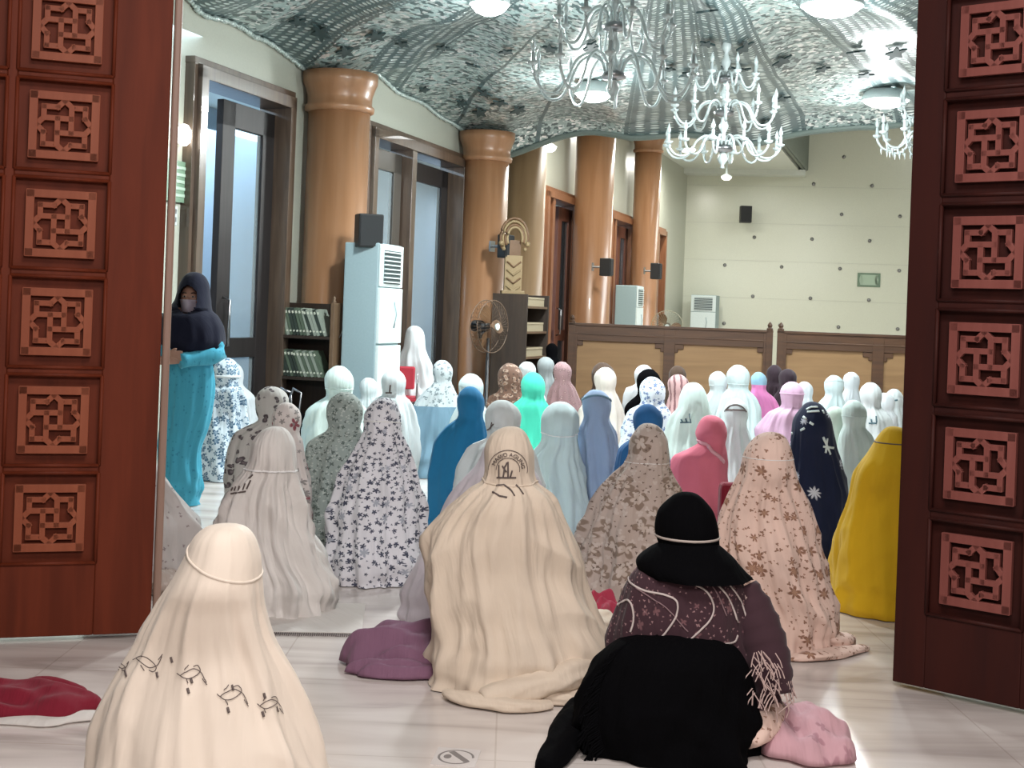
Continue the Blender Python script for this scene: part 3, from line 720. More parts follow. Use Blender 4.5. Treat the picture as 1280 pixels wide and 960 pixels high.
for k in range(14): put_book(-.17+k*.031, .715, [2, 0, 2, 2, 0, 2][k % 6] if k < 7 else [1, 0][k % 2], .36+.02*(k > 6)*3, 'lower', k)

# dark cabinet with baskets, arch ornament, fan
pc = P(650, 430, 15.3); root = empty('side_cabinet', (pc.x, pc.y, 0), 'dark brown open cabinet with pale baskets, right of the standing fan', 'cabinet', rz=RW)
CW, CD, CHh = .85, .40, 1.52
bm = bmesh.new(); box(bm, (-CW/2, 0, CHh/2), (.03, CD, CHh)); fin('side_panel', bm, M['shelfd'], root, bevel=.003)
bm = bmesh.new(); box(bm, (CW/2, 0, CHh/2), (.03, CD, CHh)); fin('side_panel', bm, M['shelfd'], root, bevel=.003)
bm = bmesh.new(); box(bm, (0, CD/2-.01, CHh/2), (CW, .02, CHh)); fin('back_panel', bm, M['shelfd'], root)
for z in (.1, .55, .82, 1.10, 1.38):
    bm = bmesh.new(); box(bm, (0, 0, z), (CW-.03, CD-.02, .025)); fin('shelf_board', bm, M['shelf'], root)
MC = root.matrix_basis.copy(); MC = Matrix.Translation((pc.x, pc.y, 0)) @ Matrix.Rotation(RW, 4, 'Z')
wick = plain('basket_plastic', 'b3a68c', .6)
for k, (z, nm) in enumerate(((.8325, 'middle'), (1.1125, 'upper'), (1.3925, 'top'))):
    bm = bmesh.new(); h_ = .1
    box(bm, (0, 0, .01), (.7, .28, .01)); box(bm, (0, -.14, h_-.01), (.7, .012, .02)); box(bm, (0, .14, h_-.01), (.7, .012, .02)); box(bm, (-.35, 0, h_-.01), (.012, .28, .02)); box(bm, (.35, 0, h_-.01), (.012, .28, .02))
    for q in range(22):
        x = -.345+q*.0328; box(bm, (x, -.14, h_/2), (.008, .008, h_)); box(bm, (x, .14, h_/2), (.008, .008, h_))
    for q in range(8):
        y = -.13+q*.037; box(bm, (-.35, y, h_/2), (.008, .008, h_)); box(bm, (.35, y, h_/2), (.008, .008, h_))
    o = fin('storage_basket', bm, wick); o.matrix_world = MC @ Matrix.Translation((0, -.02, z)); tag(o, 'pale slatted basket on the %s board of the dark cabinet' % nm, 'basket', 'baskets in the dark cabinet')
# carved arch (gilt) standing on the near end of the cabinet
pa = P(642, 320, 15.15); root = empty('carved_arch', (pa.x, pa.y, 1.52), 'carved gilt arch standing on a tall gilt plate, above the dark cabinet', 'ornament', rz=RW-PI/2+.5)
bm = bmesh.new(); box(bm, (0, 0, .22), (.20, .05, .42)); box(bm, (0, 0, .02), (.26, .1, .04)); fin('gilt_plate', bm, M['gold'], root, bevel=.006)
for k in range(4):
    bm = bmesh.new(); tube(bm, [Vector((-.08, -.03, .36-k*.09)), Vector((0, -.035, .30-k*.09)), Vector((.08, -.03, .36-k*.09))], .010, 6); fin('plate_chevron', bm, M['goldd'] if k % 2 == 0 else M['gold'], root, True)
for k, (r_, mt) in enumerate(((.155, 'goldd'), (.13, 'gold'), (.105, 'goldd'), (.085, 'gold'))):
    bm = bmesh.new(); pts_ = [Vector((r_*1.0*math.cos(a_), -.01*k, .62+r_*1.45*math.sin(a_))) for a_ in [(-.35+1.7*PI/1.15*i_/30*1.0*.87) for i_ in range(31)]]
    tube(bm, pts_, .016, 8); fin('arch_moulding', bm, M[mt], root, True)
for sx in (-1, 1):
    bm = bmesh.new(); ell(bm, (sx*.15, -.02, .56), (.03, .03, .03), 10, 8); ell(bm, (sx*.12, -.02, .50), (.022, .022, .022), 10, 8); fin('arch_scroll', bm, M['gold'], root, True)
bm = bmesh.new(); box(bm, (0, .02, .5), (.16, .03, .2)); fin('arch_back', bm, M['goldd'], root)

def fan(px, py, Y, R, rz, label, col):
    p = P(px, py, Y); root = empty('standing_fan', (p.x, p.y, 0), label, 'fan', rz=rz)
    H_ = p.z
    bm = bmesh.new(); lathe(bm, [(.18, 0), (.18, .02), (.05, .05), (.02, .07), (.016, H_-.12)], 20); fin('stand', bm, M['black'], root, True)
    bm = bmesh.new(); tube(bm, [Vector((0, .03, H_)), Vector((0, .19, H_))], .06, 14); box(bm, (0, .08, H_-.08), (.05, .08, .1)); fin('motor', bm, M['black'], root, True)
    bm = bmesh.new()
    for y_, rr in ((-.05, R), (.04, R)): tube(bm, [Vector((rr*math.cos(k*2*PI/40), y_, H_+rr*math.sin(k*2*PI/40))) for k in range(41)], .005, 6, cap=False)
    for k in range(36):
        a_ = k*2*PI/36; c_, s_ = math.cos(a_), math.sin(a_)
        tube(bm, [Vector((.03*c_, -.10, H_+.03*s_)), Vector((R*.6*c_, -.095, H_+R*.6*s_)), Vector((R*c_, -.05, H_+R*s_)), Vector((R*c_, .04, H_+R*s_)), Vector((.06*c_, .06, H_+.06*s_))], .0016, 4, cap=False)
    fin('cage', bm, col, root, True)
    bm = bmesh.new(); bmesh.ops.create_cone(bm, segments=16, radius1=.03, radius2=.035, depth=.02, cap_ends=True, matrix=Matrix.Translation((0, -.105, H_)) @ Matrix.Rotation(PI/2, 4, 'X')); fin('cage_badge', bm, M['white'], root)
    for k in range(3):
        bm = bmesh.new(); a0 = k*2*PI/3; g_ = []
        for i_ in range(7):
            rr = .04+(R*.86-.04)*i_/6; wd = .10+.55*math.sin(PI*(.15+.8*i_/6))*.7
            g_.append([Vector((rr*math.cos(a0+t_), .02*(t_/wd)-.005+dz_, H_+rr*math.sin(a0+t_))) for dz_ in (0, .004) for t_ in (-wd, -wd/3, wd/3, wd)])
        vv = [[bm.verts.new(q_) for q_ in r__] for r__ in g_]
        for a_, b_ in zip(vv, vv[1:]):
            for q_ in range(3):
                bm.faces.new((a_[q_], a_[q_+1], b_[q_+1], b_[q_])); bm.faces.new((a_[q_+4], b_[q_+4], b_[q_+5], a_[q_+5]))
        fin('fan_blade', bm, M['goldd'], root, True)
    return root
fan(611, 408, 14.0, .27, math.radians(55), 'standing fan with a dark motor in front of the second orange column', plain('cage_dark', '5b4634', .5))
fan(834, 408, 21.5, .25, math.radians(-8), 'pale wire fan behind the partition near the far corner', plain('cage_pale', 'a7a690', .5))

# ------------------------------------------------------------------ draped figures
def pchip(xs, ys):
    n_ = len(xs); h = [xs[i+1]-xs[i] for i in range(n_-1)]; dl_ = [(ys[i+1]-ys[i])/h[i] for i in range(n_-1)]; d = [0]*n_
    d[0] = dl_[0]; d[-1] = dl_[-1]
    for i in range(1, n_-1):
        if dl_[i-1]*dl_[i] > 0: d[i] = 2*dl_[i-1]*dl_[i]/(dl_[i-1]+dl_[i])
    def f(x):
        if x <= xs[0]: return ys[0]
        if x >= xs[-1]: return ys[-1]
        i = 0
        while i < n_-2 and x > xs[i+1]: i += 1
        t_ = (x-xs[i])/h[i]
        return ((1+2*t_)*(1-t_)**2*ys[i]+t_*(1-t_)**2*h[i]*d[i]+t_*t_*(3-2*t_)*ys[i+1]+t_*t_*(t_-1)*h[i]*d[i+1])
    return f
def head_depth(s):   # ratio of depth to half width, by height fraction
    return pchip([0, .12, .3, .6, .75, .85, 1], [1.02, 1.0, .86, .66, .85, 1.12, 1.12])(s)
class Drape: pass
def drape(name, rows, Y, mat, parent, org, nt=56, nz=44, seed=1, fold=1.0, ground=True, face=1, ratio=head_depth, fwd=.10, hole=None, bmax=.40, kf=11, low=None, wob=1.0, zlast=None, hem=.0):
    """rows: (pixel y, x left, x right) of the outline at the depth Y; first row = (y, x, x) is the crown. face=+1: the figure faces away from the camera."""
    z, a, c = [], [], []
    for (y, l, r) in rows:
        pl = P(l, y, Y); pr = P(r, y, Y); z.append((pl.z+pr.z)/2); a.append((pr.x-pl.x)/2); c.append((pl.x+pr.x)/2)
    H_ = z[0]
    zz = [v for v in z]; 
    if ground:
        while zz[-1] < .06: zz.pop(); a = a[:len(zz)]; c = c[:len(zz)]
        zz.append(0.004); a = a+[a[-1]*1.03]; c = c+[c[-1]]
    zi, ai, ci = zz[1:][::-1], a[1:][::-1], c[1:][::-1]
    f2_, fc_ = pchip([*zi, zz[0]], [*[q**2.5 for q in ai], 0.0]), pchip([*zi, zz[0]+1e-6], [*ci, c[0]])
    fa_ = lambda v: max(0, f2_(v))**.4
    z1 = zz[1]; zb = zz[-1]; a1 = a[1]
    rnd = random.Random(seed)
    comps = [(kf+rnd.randint(-2, 3), rnd.random()*6, rnd.uniform(-3, 3), .55), (kf*2-3+rnd.randint(0, 5), rnd.random()*6, rnd.uniform(-6, 6), .32), (5+rnd.randint(0, 2), rnd.random()*6, rnd.uniform(-2, 2), .5), (kf*3+rnd.randint(0, 5), rnd.random()*6, rnd.uniform(-8, 8), .22)]
    off = Vector((rnd.random()*50, rnd.random()*50, 0))
    def surf(th, zv):
        s = zv/H_ if ground else max(0, min(1, (zv)/H_))
        aa = fa_(zv); cx = fc_(zv)
        bb = min(aa*ratio(s), bmax); yo = fwd*(1-min(1, s/.8))
        d = 0
        for k, ph, dr_, am in comps: d += am*((1-abs(math.sin(k*th/2+ph+dr_*s)))**1.4-.36)
        env = max(0, min(1, (.86-s)/.12))*(.35+.65*min(1, (1-s)*1.3))
        dd = d*.062*fold*env*min(1, aa/.16)+.010*fold*d*(1-env)*.5*min(1, aa/.07)
        if s < .7: dd += fold*.020*min(1, (.7-s)*4)*min(1, aa/.2)*((1-abs(noise.noise(Vector((th*.9+seed, zv*5.5+abs(th)*1.1, seed*.7))))*2.6)-.4)
        p0 = Vector((cx+aa*math.sin(th), yo-bb*math.cos(th)*face, 0))
        dd += noise.noise(Vector((p0.x*4, p0.y*4, zv*4))+off)*.032*wob*min(1, aa/.2)
        if ground and s < .25: dd += (.25-s)*4*(noise.noise(Vector((th*2.2, zv*14, seed)))*.035+hem*.05)*wob
        q = Vector((math.sin(th), -math.cos(th)*face*.9, 0)); p0 += q*dd; p0.z = zv
        return p0
    zs = [z1+(zz[0]-z1)*(1-(i_/8)**2) for i_ in range(0, 8)]
    zs[0] = zz[0]-.00001
    zs += [z1+(zb-z1)*(i_/nz) for i_ in range(nz+1)]
    bm = bmesh.new(); uvl = bm.loops.layers.uv.new('UVMap'); ring = []; uvs = []; vlen = 0; prev = None
    for zv in zs:
        rr = [bm.verts.new(surf(-PI+2*PI*k/nt, zv)+Vector((-org.x, Y-org.y, -org.z))) for k in range(nt)]
        aa = fa_(zv)
        if prev is not None: vlen += abs(prev[0]-zv)+abs(prev[1]-aa)*.6
        prev = (zv, aa); ring.append(rr); uvs.append((max(aa, a1*.8)*1.0, -vlen))
    for i_ in range(len(ring)-1):
        for k in range(nt):
            k2 = (k+1) % nt; th = -PI+2*PI*(k+.5)/nt; zm = (zs[i_]+zs[i_+1])/2
            if hole and abs(th) > PI-hole[0] and hole[1] < zm/H_ < hole[2]: continue
            f = bm.faces.new((ring[i_][k], ring[i_+1][k], ring[i_+1][k2], ring[i_][k2])); f.smooth = True
            if low is not None and zm < low: f.material_index = 1
            for lp, (ii, kk) in zip(f.loops, ((i_, k), (i_+1, k), (i_+1, k+1), (i_, k+1))):
                lp[uvl].uv = ((-PI+2*PI*kk/nt)*uvs[ii][0], uvs[ii][1]+seed*1.37)
    f = bm.faces.new(ring[0]); f.smooth = True
    me = bpy.data.meshes.new(name); bm.normal_update(); bmesh.ops.recalc_face_normals(bm, faces=bm.faces); bm.to_mesh(me)
    D = Drape(); bm2 = bm.copy(); bmesh.ops.translate(bm2, verts=bm2.verts, vec=org); D.bvh = BVHTree.FromBMesh(bm2); bm2.free(); bm.free()
    D.obj = link(name, me, mat, parent); D.surf = lambda th, zv: surf(th, zv)+Vector((0, Y, 0)); D.org = org; D.z = zz; D.H = H_; D.Y = Y; D.nt = nt
    D.prof = lambda v: (fc_(v)-org.x, fa_(v), min(fa_(v)*ratio(max(0, min(1, v/H_))), bmax), fwd*(1-min(1, v/H_/.8)))
    return D
def band(D, zf, tilt, mat, parent, name='veil_band', r=.004, wide=1.1, off=.0, lat=0):
    """raised seam round the veil at height zf (lower at the back by tilt)"""
    bm = bmesh.new(); pts_ = []
    for k in range(49):
        th = -2.3+4.6*k/48; zv = zf-tilt*math.cos(th)-lat*math.sin(th); p_ = D.surf(th, zv); cx = D.surf(0, zv); ctr = Vector(((D.surf(-PI/2, zv)+D.surf(PI/2, zv))/2)); n2 = (p_-ctr); n2.z = 0; n2.normalize()
        pts_.append(p_+n2*off-D.org)
    tube(bm, pts_, r, 6, flat=wide); return fin(name, bm, mat, parent, True)
def hit(D, x, y):
    o = Vector((0, 0, CH)); d = (P(x, y, 1)-o).normalized(); loc, n2, i_, di = D.bvh.ray_cast(o, d)
    if loc is None: return None
    if n2.dot(d) > 0: n2 = -n2
    return loc+n2*.0025, n2
def line_mark(D, strokes, mat, parent, name, wpx):
    """strokes drawn on the cloth: polylines in picture pixels dropped on to the fabric"""
    bm = bmesh.new(); w_ = wpx/F*D.Y/2
    for st in strokes:
        pts_, nr = [], []
        for (x0, y0), (x1, y1) in zip(st, st[1:]):
            n_ = max(2, int(math.hypot(x1-x0, y1-y0)/1.5))
            for k in range(n_):
                h_ = hit(D, x0+(x1-x0)*k/n_, y0+(y1-y0)*k/n_)
                if h_: pts_.append(h_[0]-D.org); nr.append(h_[1])
        h_ = hit(D, *st[-1])
        if h_: pts_.append(h_[0]-D.org); nr.append(h_[1])
        if len(pts_) > 1: tube(bm, pts_, w_, 6, flat=.35, nrm=nr)
    return fin(name, bm, mat, parent, True)
def curve_pts(cps, n=8):
    out = []
    for i_ in range(len(cps)-1):
        p0 = cps[max(i_-1, 0)]; p1 = cps[i_]; p2 = cps[i_+1]; p3 = cps[min(i_+2, len(cps)-1)]
        for k in range(n):
            u = k/n; f_ = lambda a0, a1, a2, a3: .5*((2*a1)+(-a0+a2)*u+(2*a0-5*a1+4*a2-a3)*u*u+(-a0+3*a1-3*a2+a3)*u**3)
            out.append((f_(p0[0], p1[0], p2[0], p3[0]), f_(p0[1], p1[1], p2[1], p3[1])))
    return out+[cps[-1]]
def text_mark(D, s, fx, size, mat, parent, name):
    """letters: fx(u, v) maps letter space to picture pixels, u, v in units of letter height"""
    cu = bpy.data.curves.new('t', 'FONT'); cu.body = s; cu.size = 1; cu.align_x = 'CENTER'; to = bpy.data.objects.new('t', cu); COL.objects.link(to)
    dg = bpy.context.evaluated_depsgraph_get(); me = bpy.data.meshes.new_from_object(to.evaluated_get(dg)); bpy.data.objects.remove(to); bpy.data.curves.remove(cu)
    bm = bmesh.new(); bm.from_mesh(me); bpy.data.meshes.remove(me); bmesh.ops.subdivide_edges(bm, edges=bm.edges, cuts=1); bmesh.ops.triangulate(bm, faces=bm.faces)
    bad = []
    for v in bm.verts:
        h_ = hit(D, *fx(v.co.x, v.co.y))
        if h_: v.co = h_[0]-D.org
        else: bad.append(v)
    bmesh.ops.delete(bm, geom=bad, context='VERTS')
    o = fin(name, bm, mat, parent); o.modifiers.new('thickness', 'SOLIDIFY').thickness = .001
    return o

# kneeling body (one continuous surface), inside the garments
def skin_body(vs, es, rad, sub=1, voxel=.014, extra=None):
    me = bpy.data.meshes.new('b'); me.from_pydata(vs, es, []); o = bpy.data.objects.new('b', me); COL.objects.link(o)
    o.modifiers.new('s', 'SKIN'); sv = me.skin_vertices[0].data
    for i_, r in enumerate(rad): sv[i_].radius = r if isinstance(r, tuple) else (r, r)
    sv[0].use_root = True
    ss = o.modifiers.new('u', 'SUBSURF'); ss.levels = sub
    dg = bpy.context.evaluated_depsgraph_get(); m1 = bpy.data.meshes.new_from_object(o.evaluated_get(dg)); bpy.data.objects.remove(o)
    bm = bmesh.new(); bm.from_mesh(m1)
    if extra: extra(bm)
    m2 = bpy.data.meshes.new('body'); bm.to_mesh(m2); bm.free(); o = bpy.data.objects.new('b', m2); COL.objects.link(o)
    rm = o.modifiers.new('r', 'REMESH'); rm.mode = 'VOXEL'; rm.voxel_size = voxel; rm.use_smooth_shade = True
    sm_ = o.modifiers.new('sm', 'SMOOTH'); sm_.iterations = 2
    dg = bpy.context.evaluated_depsgraph_get(); m3 = bpy.data.meshes.new_from_object(o.evaluated_get(dg)); bpy.data.objects.remove(o); m3.name = 'body'
    for p_ in m3.polygons: p_.use_smooth = True
    return m3
kv = [(0, -.03, .16), (0, -.01, .33), (0, .01, .48), (0, .02, .58), (0, .03, .64), (0, .045, .70)]
ke = [(0, 1), (1, 2), (2, 3), (3, 4), (4, 5)]; kr = [(.12, .10), (.10, .08), (.11, .08), (.08, .07), (.035, .035), (.05, .05)]
for sx in (-1, 1):
    i_ = len(kv); kv += [(sx*.09, .02, .15), (sx*.10, .22, .09), (sx*.08, .0, .05), (sx*.07, -.10, .04), (sx*.09, .02, .55), (sx*.13, .04, .36), (sx*.10, .14, .235), (sx*.09, .18, .20)]
    ke += [(0, i_), (i_, i_+1), (i_+1, i_+2), (i_+2, i_+3), (3, i_+4), (i_+4, i_+5), (i_+5, i_+6), (i_+6, i_+7)]; kr += [.065, .05, .04, .03, .04, .034, .026, .028]
    for f_ in range(4):
        j = len(kv); kv += [(sx*(.115-.018*f_), .215, .195), (sx*(.117-.02*f_), .245, .18)]; ke += [(i_+7, j), (j, j+1)]; kr += [.010, .008]
    j = len(kv); kv += [(sx*.06, .19, .2), (sx*.05, .21, .195)]; ke += [(i_+7, j), (j, j+1)]; kr += [.010, .009]
def kh(bm):
    ell(bm, (0, .05, .775), (.062, .078, .09)); ell(bm, (0, .128, .768), (.011, .016, .02), 8, 6); ell(bm, (0, .118, .73), (.02, .012, .007), 8, 6); ell(bm, (0, .105, .705), (.025, .02, .018), 8, 6)
    for sx in (-1, 1): ell(bm, (sx*.064, .045, .77), (.008, .016, .026), 8, 6); ell(bm, (sx*.026, .115, .785), (.013, .008, .007), 8, 6)
KB = skin_body(kv, ke, kr, 1, .016, kh)

def round_head(rows):
    y0 = rows[0][0]; w_ = rows[2][2]-rows[2][1]; c_ = (rows[2][1]+rows[2][2])/2; ct = (rows[0][1]+c_)/2
    out = [(y0, ct, ct)]
    for fy, fw in ((.10, .56), (.26, .86), (.48, 1.0), (.72, .97), (.95, .86), (1.06, .88)): out.append((y0+fy*w_, c_-fw*w_/2, c_+fw*w_/2))
    lim = y0+1.2*w_
    rest = [q for q in rows[3:] if q[0] > lim]
    return out+rest
def fit_body(src, root, layers, k, sh, lo=-1, hi=99, f=.62):
    me = src.copy(); me.name = 'body'
    for v in me.vertices:
        x, y, z = v.co; x, y, z = x*min(k, 1), y*(k*.9 if src is KB else 1), z*k; x += sh*z
        D = layers[0][1]
        for zl, Dl in layers:
            if z >= zl: D = Dl
        if lo < z < hi and not (src is not KB and .88 < z < 1.06):
            cx, aa, bb, yo = D.prof(max(.03, min(z, D.H-.004))); u, w_ = (x-cx)/max(aa, .01), (y-yo)/max(bb, .01); r_ = math.hypot(u, w_)
            if r_ > f: x = cx+(x-cx)*f/r_; y = yo+(y-yo)*f/r_
        v.co = (x, y, z)
    return link('body', me, None, root)
def person(label, rows, Y, mat, seed=None, nt=56, nz=40, bandz=None, group=None, cover='prayer_veil', body=True, neck=False, **kw):
    if neck: rows = round_head(rows)
    top = P(rows[0][1], rows[0][0], Y); q4 = rows[-4:]; bs = P(sum(q[1]+q[2] for q in q4)/8, rows[-2][0], Y)
    bx = bs.x; org = Vector((bx, Y, 0)); root = empty('person', org, label, 'person', group)
    seed = seed or CR.randint(1, 999)
    D = drape(cover, rows, Y, mat, root, org, nt, nz, seed, hole=(.45, .80, .93), **kw)
    if body:
        fit_body(KB, root, [(0, D)], (top.z-.012)/.87, (top.x-bx)/top.z)
    if bandz: band(D, P(rows[0][1], bandz[0], Y).z, bandz[1], bandz[2] if len(bandz) > 2 else (mat[0] if isinstance(mat, list) else mat), root, r=bandz[3] if len(bandz) > 3 else .0022)
    return root, D
KB.materials.append(M['skin'])
W = {}
def cl(k, *a, **kw): W[k] = cloth(k, *a, **kw); return W[k]
cl('cream_satin', 'd6cabc', weave=.06, rough=.6, var=.02); cl('beige_cotton', 'd4c5b3', weave=.22); cl('lavender_white', 'cbc4cc', weave=.2)
cl('white_cotton', 'dad6d2', weave=.3); cl('cool_white', 'c6d0d2', weave=.2); cl('aqua_white', 'c3d6d8', weave=.15); cl('mint_white', 'c3d4cf', weave=.22)
cl('bright_white', 'cdd3d7', weave=.15); cl('grey_white', 'cad1d2', weave=.2); cl('pale_green', 'cbdccf', weave=.15)
DK = '3c4048'
cl('navy_leaf_print', 'dcdce2', [(26, .42, 5, .85, '44485a', None), (44, .34, 3, .45, '6b6f7c', None), (13, .30, 6, .35, 'a3a8b4', None)])
cl('blue_blotch_print', 'c9d8e2', [(17, .55, 5, .9, '40607c', '8ea4b4'), (32, .4, 3, .6, '5b7990', None)])
cl('spotted_grey', 'bebcb8', [(13, .40, 2, .75, '514a4e', '736a6c'), (24, .3, 3, .3, '7b7678', None)])
cl('red_flower_print', 'd8d0cc', [(9, .36, 5, .8, '8a4a52', None), (20, .4, 5, .55, '8f8a88', None)])
cl('sage_print', '98a39e', [(30, .42, 4, .8, '5d6864', None), (50, .4, 3, .6, 'b5bdb8', None)])
cl('batik_grey', 'bfc8cc', [(18, .42, 5, .6, '7a868c', None), (36, .34, 3, .4, '5c676e', None)])
cl('steel_blue', '6b889a', weave=.12, var=.04); cl('teal_blue', '1f6c98', weave=.1); cl('turquoise', '48c9ac', weave=.1); cl('royal_blue', '2a629a', weave=.1)
cl('brown_leaf_print', '6f5548', [(14, .5, 2, .9, 'a58f80', '8a6a58'), (30, .4, 3, .7, '4b3a34', None)])
cl('grey_plain', '8f9799', weave=.1); cl('black_cloth', '08080a', weave=.15, sheen=.05); cl('dark_purple', '33272f', weave=.1); cl('mauve_print', '9c7f82', [(22, .45, 5, .7, '846a6c', 'b49a98')])
cl('brown_scarf', '4a3a30'); cl('cream_white', 'cdc6be', weave=.15); cl('blue_grey', '93a8c6', weave=.15)
cl('blue_flower_print', 'dce2ec', [(20, .42, 5, .8, '6c7ea6', None), (40, .32, 3, .4, '4e5f88', None)])
cl('pink_stripe', 'c4a0a0', stripes=(110, .5, '7d5a5e')); cl('rose_pink', 'cc6c7e', weave=.08); cl('magenta', 'd07cb0', weave=.08); cl('sky_cap', '8aafc4'); cl('mauve', 'c8a4be', weave=.12)
cl('navy', '18203a', [(5.5, .22, 9, .5, 'c8ccd6', None)], weave=.06); cl('mustard', 'd2a81e', weave=.08, var=.03)
cl('beige_blotch', 'b3a49b', [(9, .62, 4, .85, '857468', 'b8aaa0'), (24, .5, 3, .6, 'bcb0a8', None), (36, .3, 3, .4, '6b5a52', None)])
cl('peach_flower_print', 'dbbfb2', [(11, .36, 6, .75, '84604f', 'a3806a'), (30, .30, 3, .5, '8a6857', None), (46, .3, 3, .28, '9a7462', None)])
cl('plum_pattern', '3c272e', [(16, .3, 4, .5, '6c4c50', None), (60, .3, 3, .45, '8f7072', None)], weave=.2)
cl('purple_cloth', '7d5a70', weave=.3); cl('crimson', '75182a', weave=.3); cl('pink_cloth', 'c39aa2', [(12, .4, 4, .5, 'a87e88', None)], weave=.3); cl('rose_red', 'a93a50')
cl('teal_dress', '4299b2', [(30, .3, 4, .3, '2f7f98', None)], weave=.12); cl('navy_khimar', '080c22', weave=.08); cl('mask', 'a39aa8', weave=.02); cl('white_mat', 'c9c3be', weave=.2)

bb_ = W['black_cloth'].node_tree.nodes['Principled BSDF']; bb_.inputs['Roughness'].default_value = 1; bb_.inputs['Specular IOR Level'].default_value = .04; bb_.inputs['Sheen Weight'].default_value = 0
# --- front figures
Am = W['cream_satin']
rt, D = person('person in a cream satin veil with vine embroidery, nearest at lower left', [(655, 285, 285), (660, 256, 310), (672, 242, 320), (690, 233, 326), (720, 217, 329), (760, 190, 334), (800, 167, 345), (860, 135, 372), (920, 113, 391), (960, 103, 402), (1040, 80, 430), (1075, 76, 440)], 3.2, Am, 5, 140, 110, fold=.5, kf=9, wob=.5, bmax=.36)
band(D, P(285, 700, 3.2).z, .018, Am, rt, r=.003, wide=1.3, lat=.032)
vine = []
for k, (x, y, sc, fl) in enumerate([(152, 832, 8, 1), (185, 828, 15, 1), (240, 842, 15, -1), (290, 868, 16, -1), (337, 880, 13, -1)]):
    dy = .25 if k > 1 else -.05
    f_ = lambda u, v: (x+u*sc, y+v*sc*fl*-.9+u*sc*dy)
    vine += [curve_pts([f_(*q_) for q_ in ((-1.2, .3), (-.5, .6), (.1, .3), (.7, -.4), (.5, -.9), (.1, -.7))])]
    vine += [curve_pts([f_(*q_) for q_ in ((-.9, .4), (-.3, -.2), (.2, -.5), (.8, -.3), (1.2, .5))])]
    vine += [[f_(-.5, .6), f_(-.35, 1.0)], [f_(.9, .2), f_(1.25, .7)], [f_(-.6, -.2), f_(-.3, -.75)]]
line_mark(D, vine, M['print'], rt, 'vine_embroidery', 1.1)
leafs = []
for (x, y) in ((157, 842), (196, 843), (238, 850), (234, 863), (289, 859), (284, 887), (330, 869), (328, 892), (214, 824), (345, 886)): leafs += [[(x, y-3), (x+2, y+4)]]
for l_ in leafs: line_mark(D, [l_], M['print'], rt, 'embroidered_leaf', 3.2)

# big beige centre
Bm = W['beige_cotton']
rt, D = person('person in a wide beige veil with a round mosque emblem behind the head', [(533, 640, 640), (548, 612, 662), (568, 606, 668), (588, 606, 668), (602, 602, 672), (616, 580, 692), (640, 552, 708), (665, 536, 718), (710, 529, 732), (760, 532, 746), (810, 542, 757), (850, 550, 762), (893, 553, 758)], 4.82, Bm, 12, 150, 120, fold=.75, kf=9, bmax=.34, bandz=(600, .012, Bm, .0035), hem=.6)
txt = lambda s_, R_, a0: (lambda u, v: (635+(R_+v*6.5)*math.sin(a0+u*6.5/R_), 587-(R_+v*6.5)*math.cos(a0+u*6.5/R_)))
text_mark(D, 'MASJID AGUNG', txt('', 16.5, .12), 1, M['print'], rt, 'emblem_lettering')
arcs = [[(635+r_*math.sin(a_/12), 587-r_*math.cos(a_/12)) for a_ in range(-19, 22)] for r_ in (14.5, 24)]
line_mark(D, arcs, M['print'], rt, 'emblem_ring', .9)
mos = [[(624, 596), (624, 581)], [(629, 596), (631, 584), (634, 578)], [(635, 596), (635, 577)], [(638, 596), (640, 588)], [(621, 597), (645, 597)], [(633, 590), (628, 582)]]
line_mark(D, mos, M['print'], rt, 'emblem_mosque', 2.0)
line_mark(D, [[(621, 607), (630, 606), (638, 612), (643, 620)], [(616, 615), (624, 620), (634, 622)], [(645, 606), (650, 612), (654, 618)]], M['print'], rt, 'emblem_foot', 2.2)

